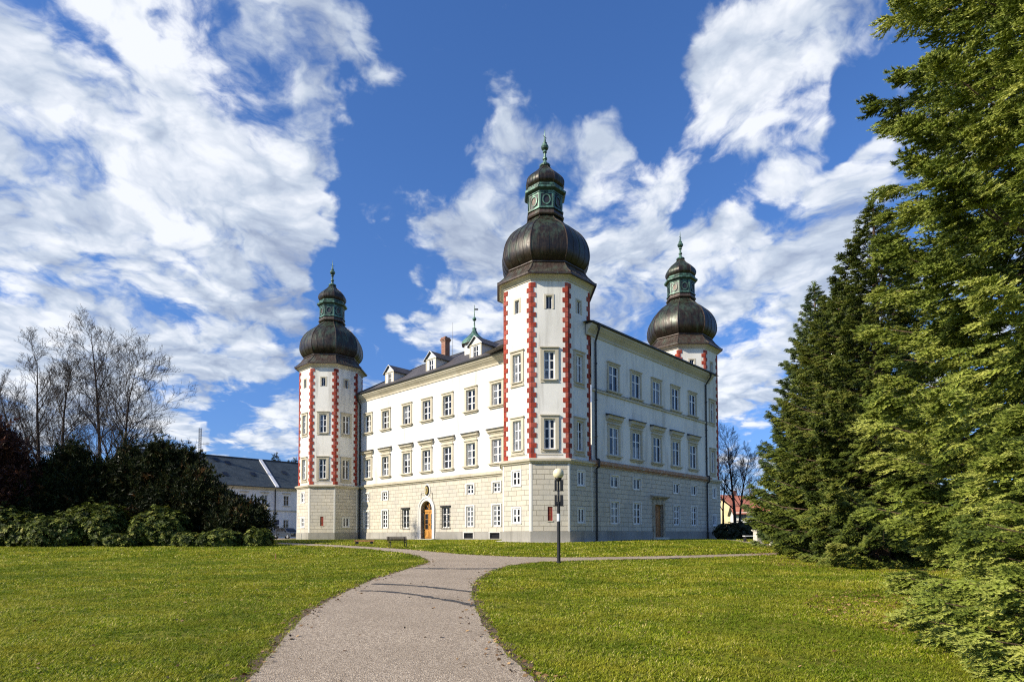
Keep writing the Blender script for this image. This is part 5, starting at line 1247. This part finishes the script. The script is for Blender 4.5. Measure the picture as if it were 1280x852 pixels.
BL = [(90, 190, 210, .36), (260, 80, 190, .34), (300, 220, 150, .36), (420, 30, 90, .2), (130, 440, 140, .18), (250, 330, 120, .12), (30, 60, 120, .12), (180, 250, 120, .2), (440, 110, 80, .16), (190, 45, 60, -.26), (60, 215, 38, -.16), (90, 350, 55, -.24), (480, 230, 130, -.30), (560, 90, 170, -.26),
      (20, 290, 80, .22), (220, 370, 110, .24), (330, 300, 80, .22), (250, 440, 80, .22), (50, 410, 100, .26), (340, 400, 60, .2), (300, 490, 50, -.14), (180, 480, 90, .16), (380, 500, 60, .08), (440, 330, 60, -.22), (235, 512, 34, .25), (335, 545, 50, .2), (120, 500, 60, .1),
      (570, 230, 110, .28), (590, 340, 140, .30), (850, 420, 130, .2), (1000, 400, 120, .24), (640, 170, 50, .12), (520, 400, 60, .18), (480, 360, 40, -.12), (620, 5, 40, .22), (730, 170, 60, .16), (790, 230, 80, .24), (760, 290, 70, .2), (770, 60, 110, -.22), (920, 80, 80, .24), (1030, 50, 90, .26), (960, 190, 50, .14), (880, 170, 50, -.14),
      (900, 250, 60, -.18), (990, 150, 45, .08), (1060, 130, 70, -.22), (960, 330, 120, .24), (1070, 270, 80, .24), (880, 380, 90, .18), (930, 440, 80, .12), (820, 330, 50, .1), (920, 520, 60, .10), (700, 420, 120, .2), (1100, 180, 40, .12)]
acc = None
for (px, py, r, w) in BL:
    c = direction(px, py); e = direction(px + r, py) if px < 640 else direction(px - r, py); cr = float(np.dot(c, e))
    dp = nt.nodes.new('ShaderNodeVectorMath'); dp.operation = 'DOT_PRODUCT'; nt.links.new(vn.outputs[0], dp.inputs[0]); dp.inputs[1].default_value = tuple(c)
    mr = nt.nodes.new('ShaderNodeMapRange'); mr.interpolation_type = 'SMOOTHSTEP'; nt.links.new(dp.outputs['Value'], mr.inputs[0]); mr.inputs[1].default_value = 1 - (1 - cr) * 1.5; mr.inputs[2].default_value = 1 - (1 - cr) * .15; mr.inputs[3].default_value = 0; mr.inputs[4].default_value = w
    acc = mr.outputs[0] if acc is None else math_n(nt, 'ADD', acc, mr.outputs[0])
acc = math_n(nt, 'MINIMUM', math_n(nt, 'MAXIMUM', acc, -.24), .27)
dens = math_n(nt, 'ADD', math_n(nt, 'ADD', math_n(nt, 'MULTIPLY', n1, 1.3), math_n(nt, 'MULTIPLY', n2, .55)), math_n(nt, 'MULTIPLY', acc, .95))
cov = nt.nodes.new('ShaderNodeMapRange'); cov.interpolation_type = 'SMOOTHSTEP'; nt.links.new(dens, cov.inputs[0]); cov.inputs[1].default_value = 1.06; cov.inputs[2].default_value = 1.31; cov.inputs[3].default_value = 0; cov.inputs[4].default_value = .93
n3 = noise(nt, wpl, 2.6, 7, .6, .2)
shade = math_n(nt, 'ADD', math_n(nt, 'MULTIPLY', n3, .75), math_n(nt, 'MULTIPLY', n2, .55))
ccol = ramp(nt, shade, [(.64, (1.8, 2.15, 2.9)), (.76, (3.1, 3.5, 4.1)), (.88, (5.0, 5.15, 5.4))])
hs = nt.nodes.new('ShaderNodeHueSaturation'); hs.inputs['Saturation'].default_value = 1.16; hs.inputs['Value'].default_value = 1.12; nt.links.new(sky.outputs[0], hs.inputs['Color'])
tint = mix(nt, 1.0, hs.outputs[0], (.74, .86, 1.06), 'MULTIPLY')
tint = mix(nt, 1.0, tint, ramp(nt, sep.outputs[2], [(0, (.36, .42, .58)), (.10, (.42, .47, .60)), (.32, (.66, .68, .74)), (.5, (.74, .75, .80)), (1, (.80, .80, .86))]), 'MULTIPLY')
fin = mix(nt, cov.outputs[0], tint, ccol)
nt.links.new(fin, bg.inputs[0]); bg.inputs[1].default_value = .13

# ================================================================== render settings
SC.view_settings.view_transform = 'Standard'; SC.view_settings.look = 'None'; SC.view_settings.exposure = 0.62; SC.view_settings.gamma = 1.0; SC.view_settings.use_curve_mapping = False
SC.cycles.max_bounces = 7; SC.cycles.transparent_max_bounces = 4
SC.cycles.use_denoising = False; SC.cycles.filter_width = 1.2
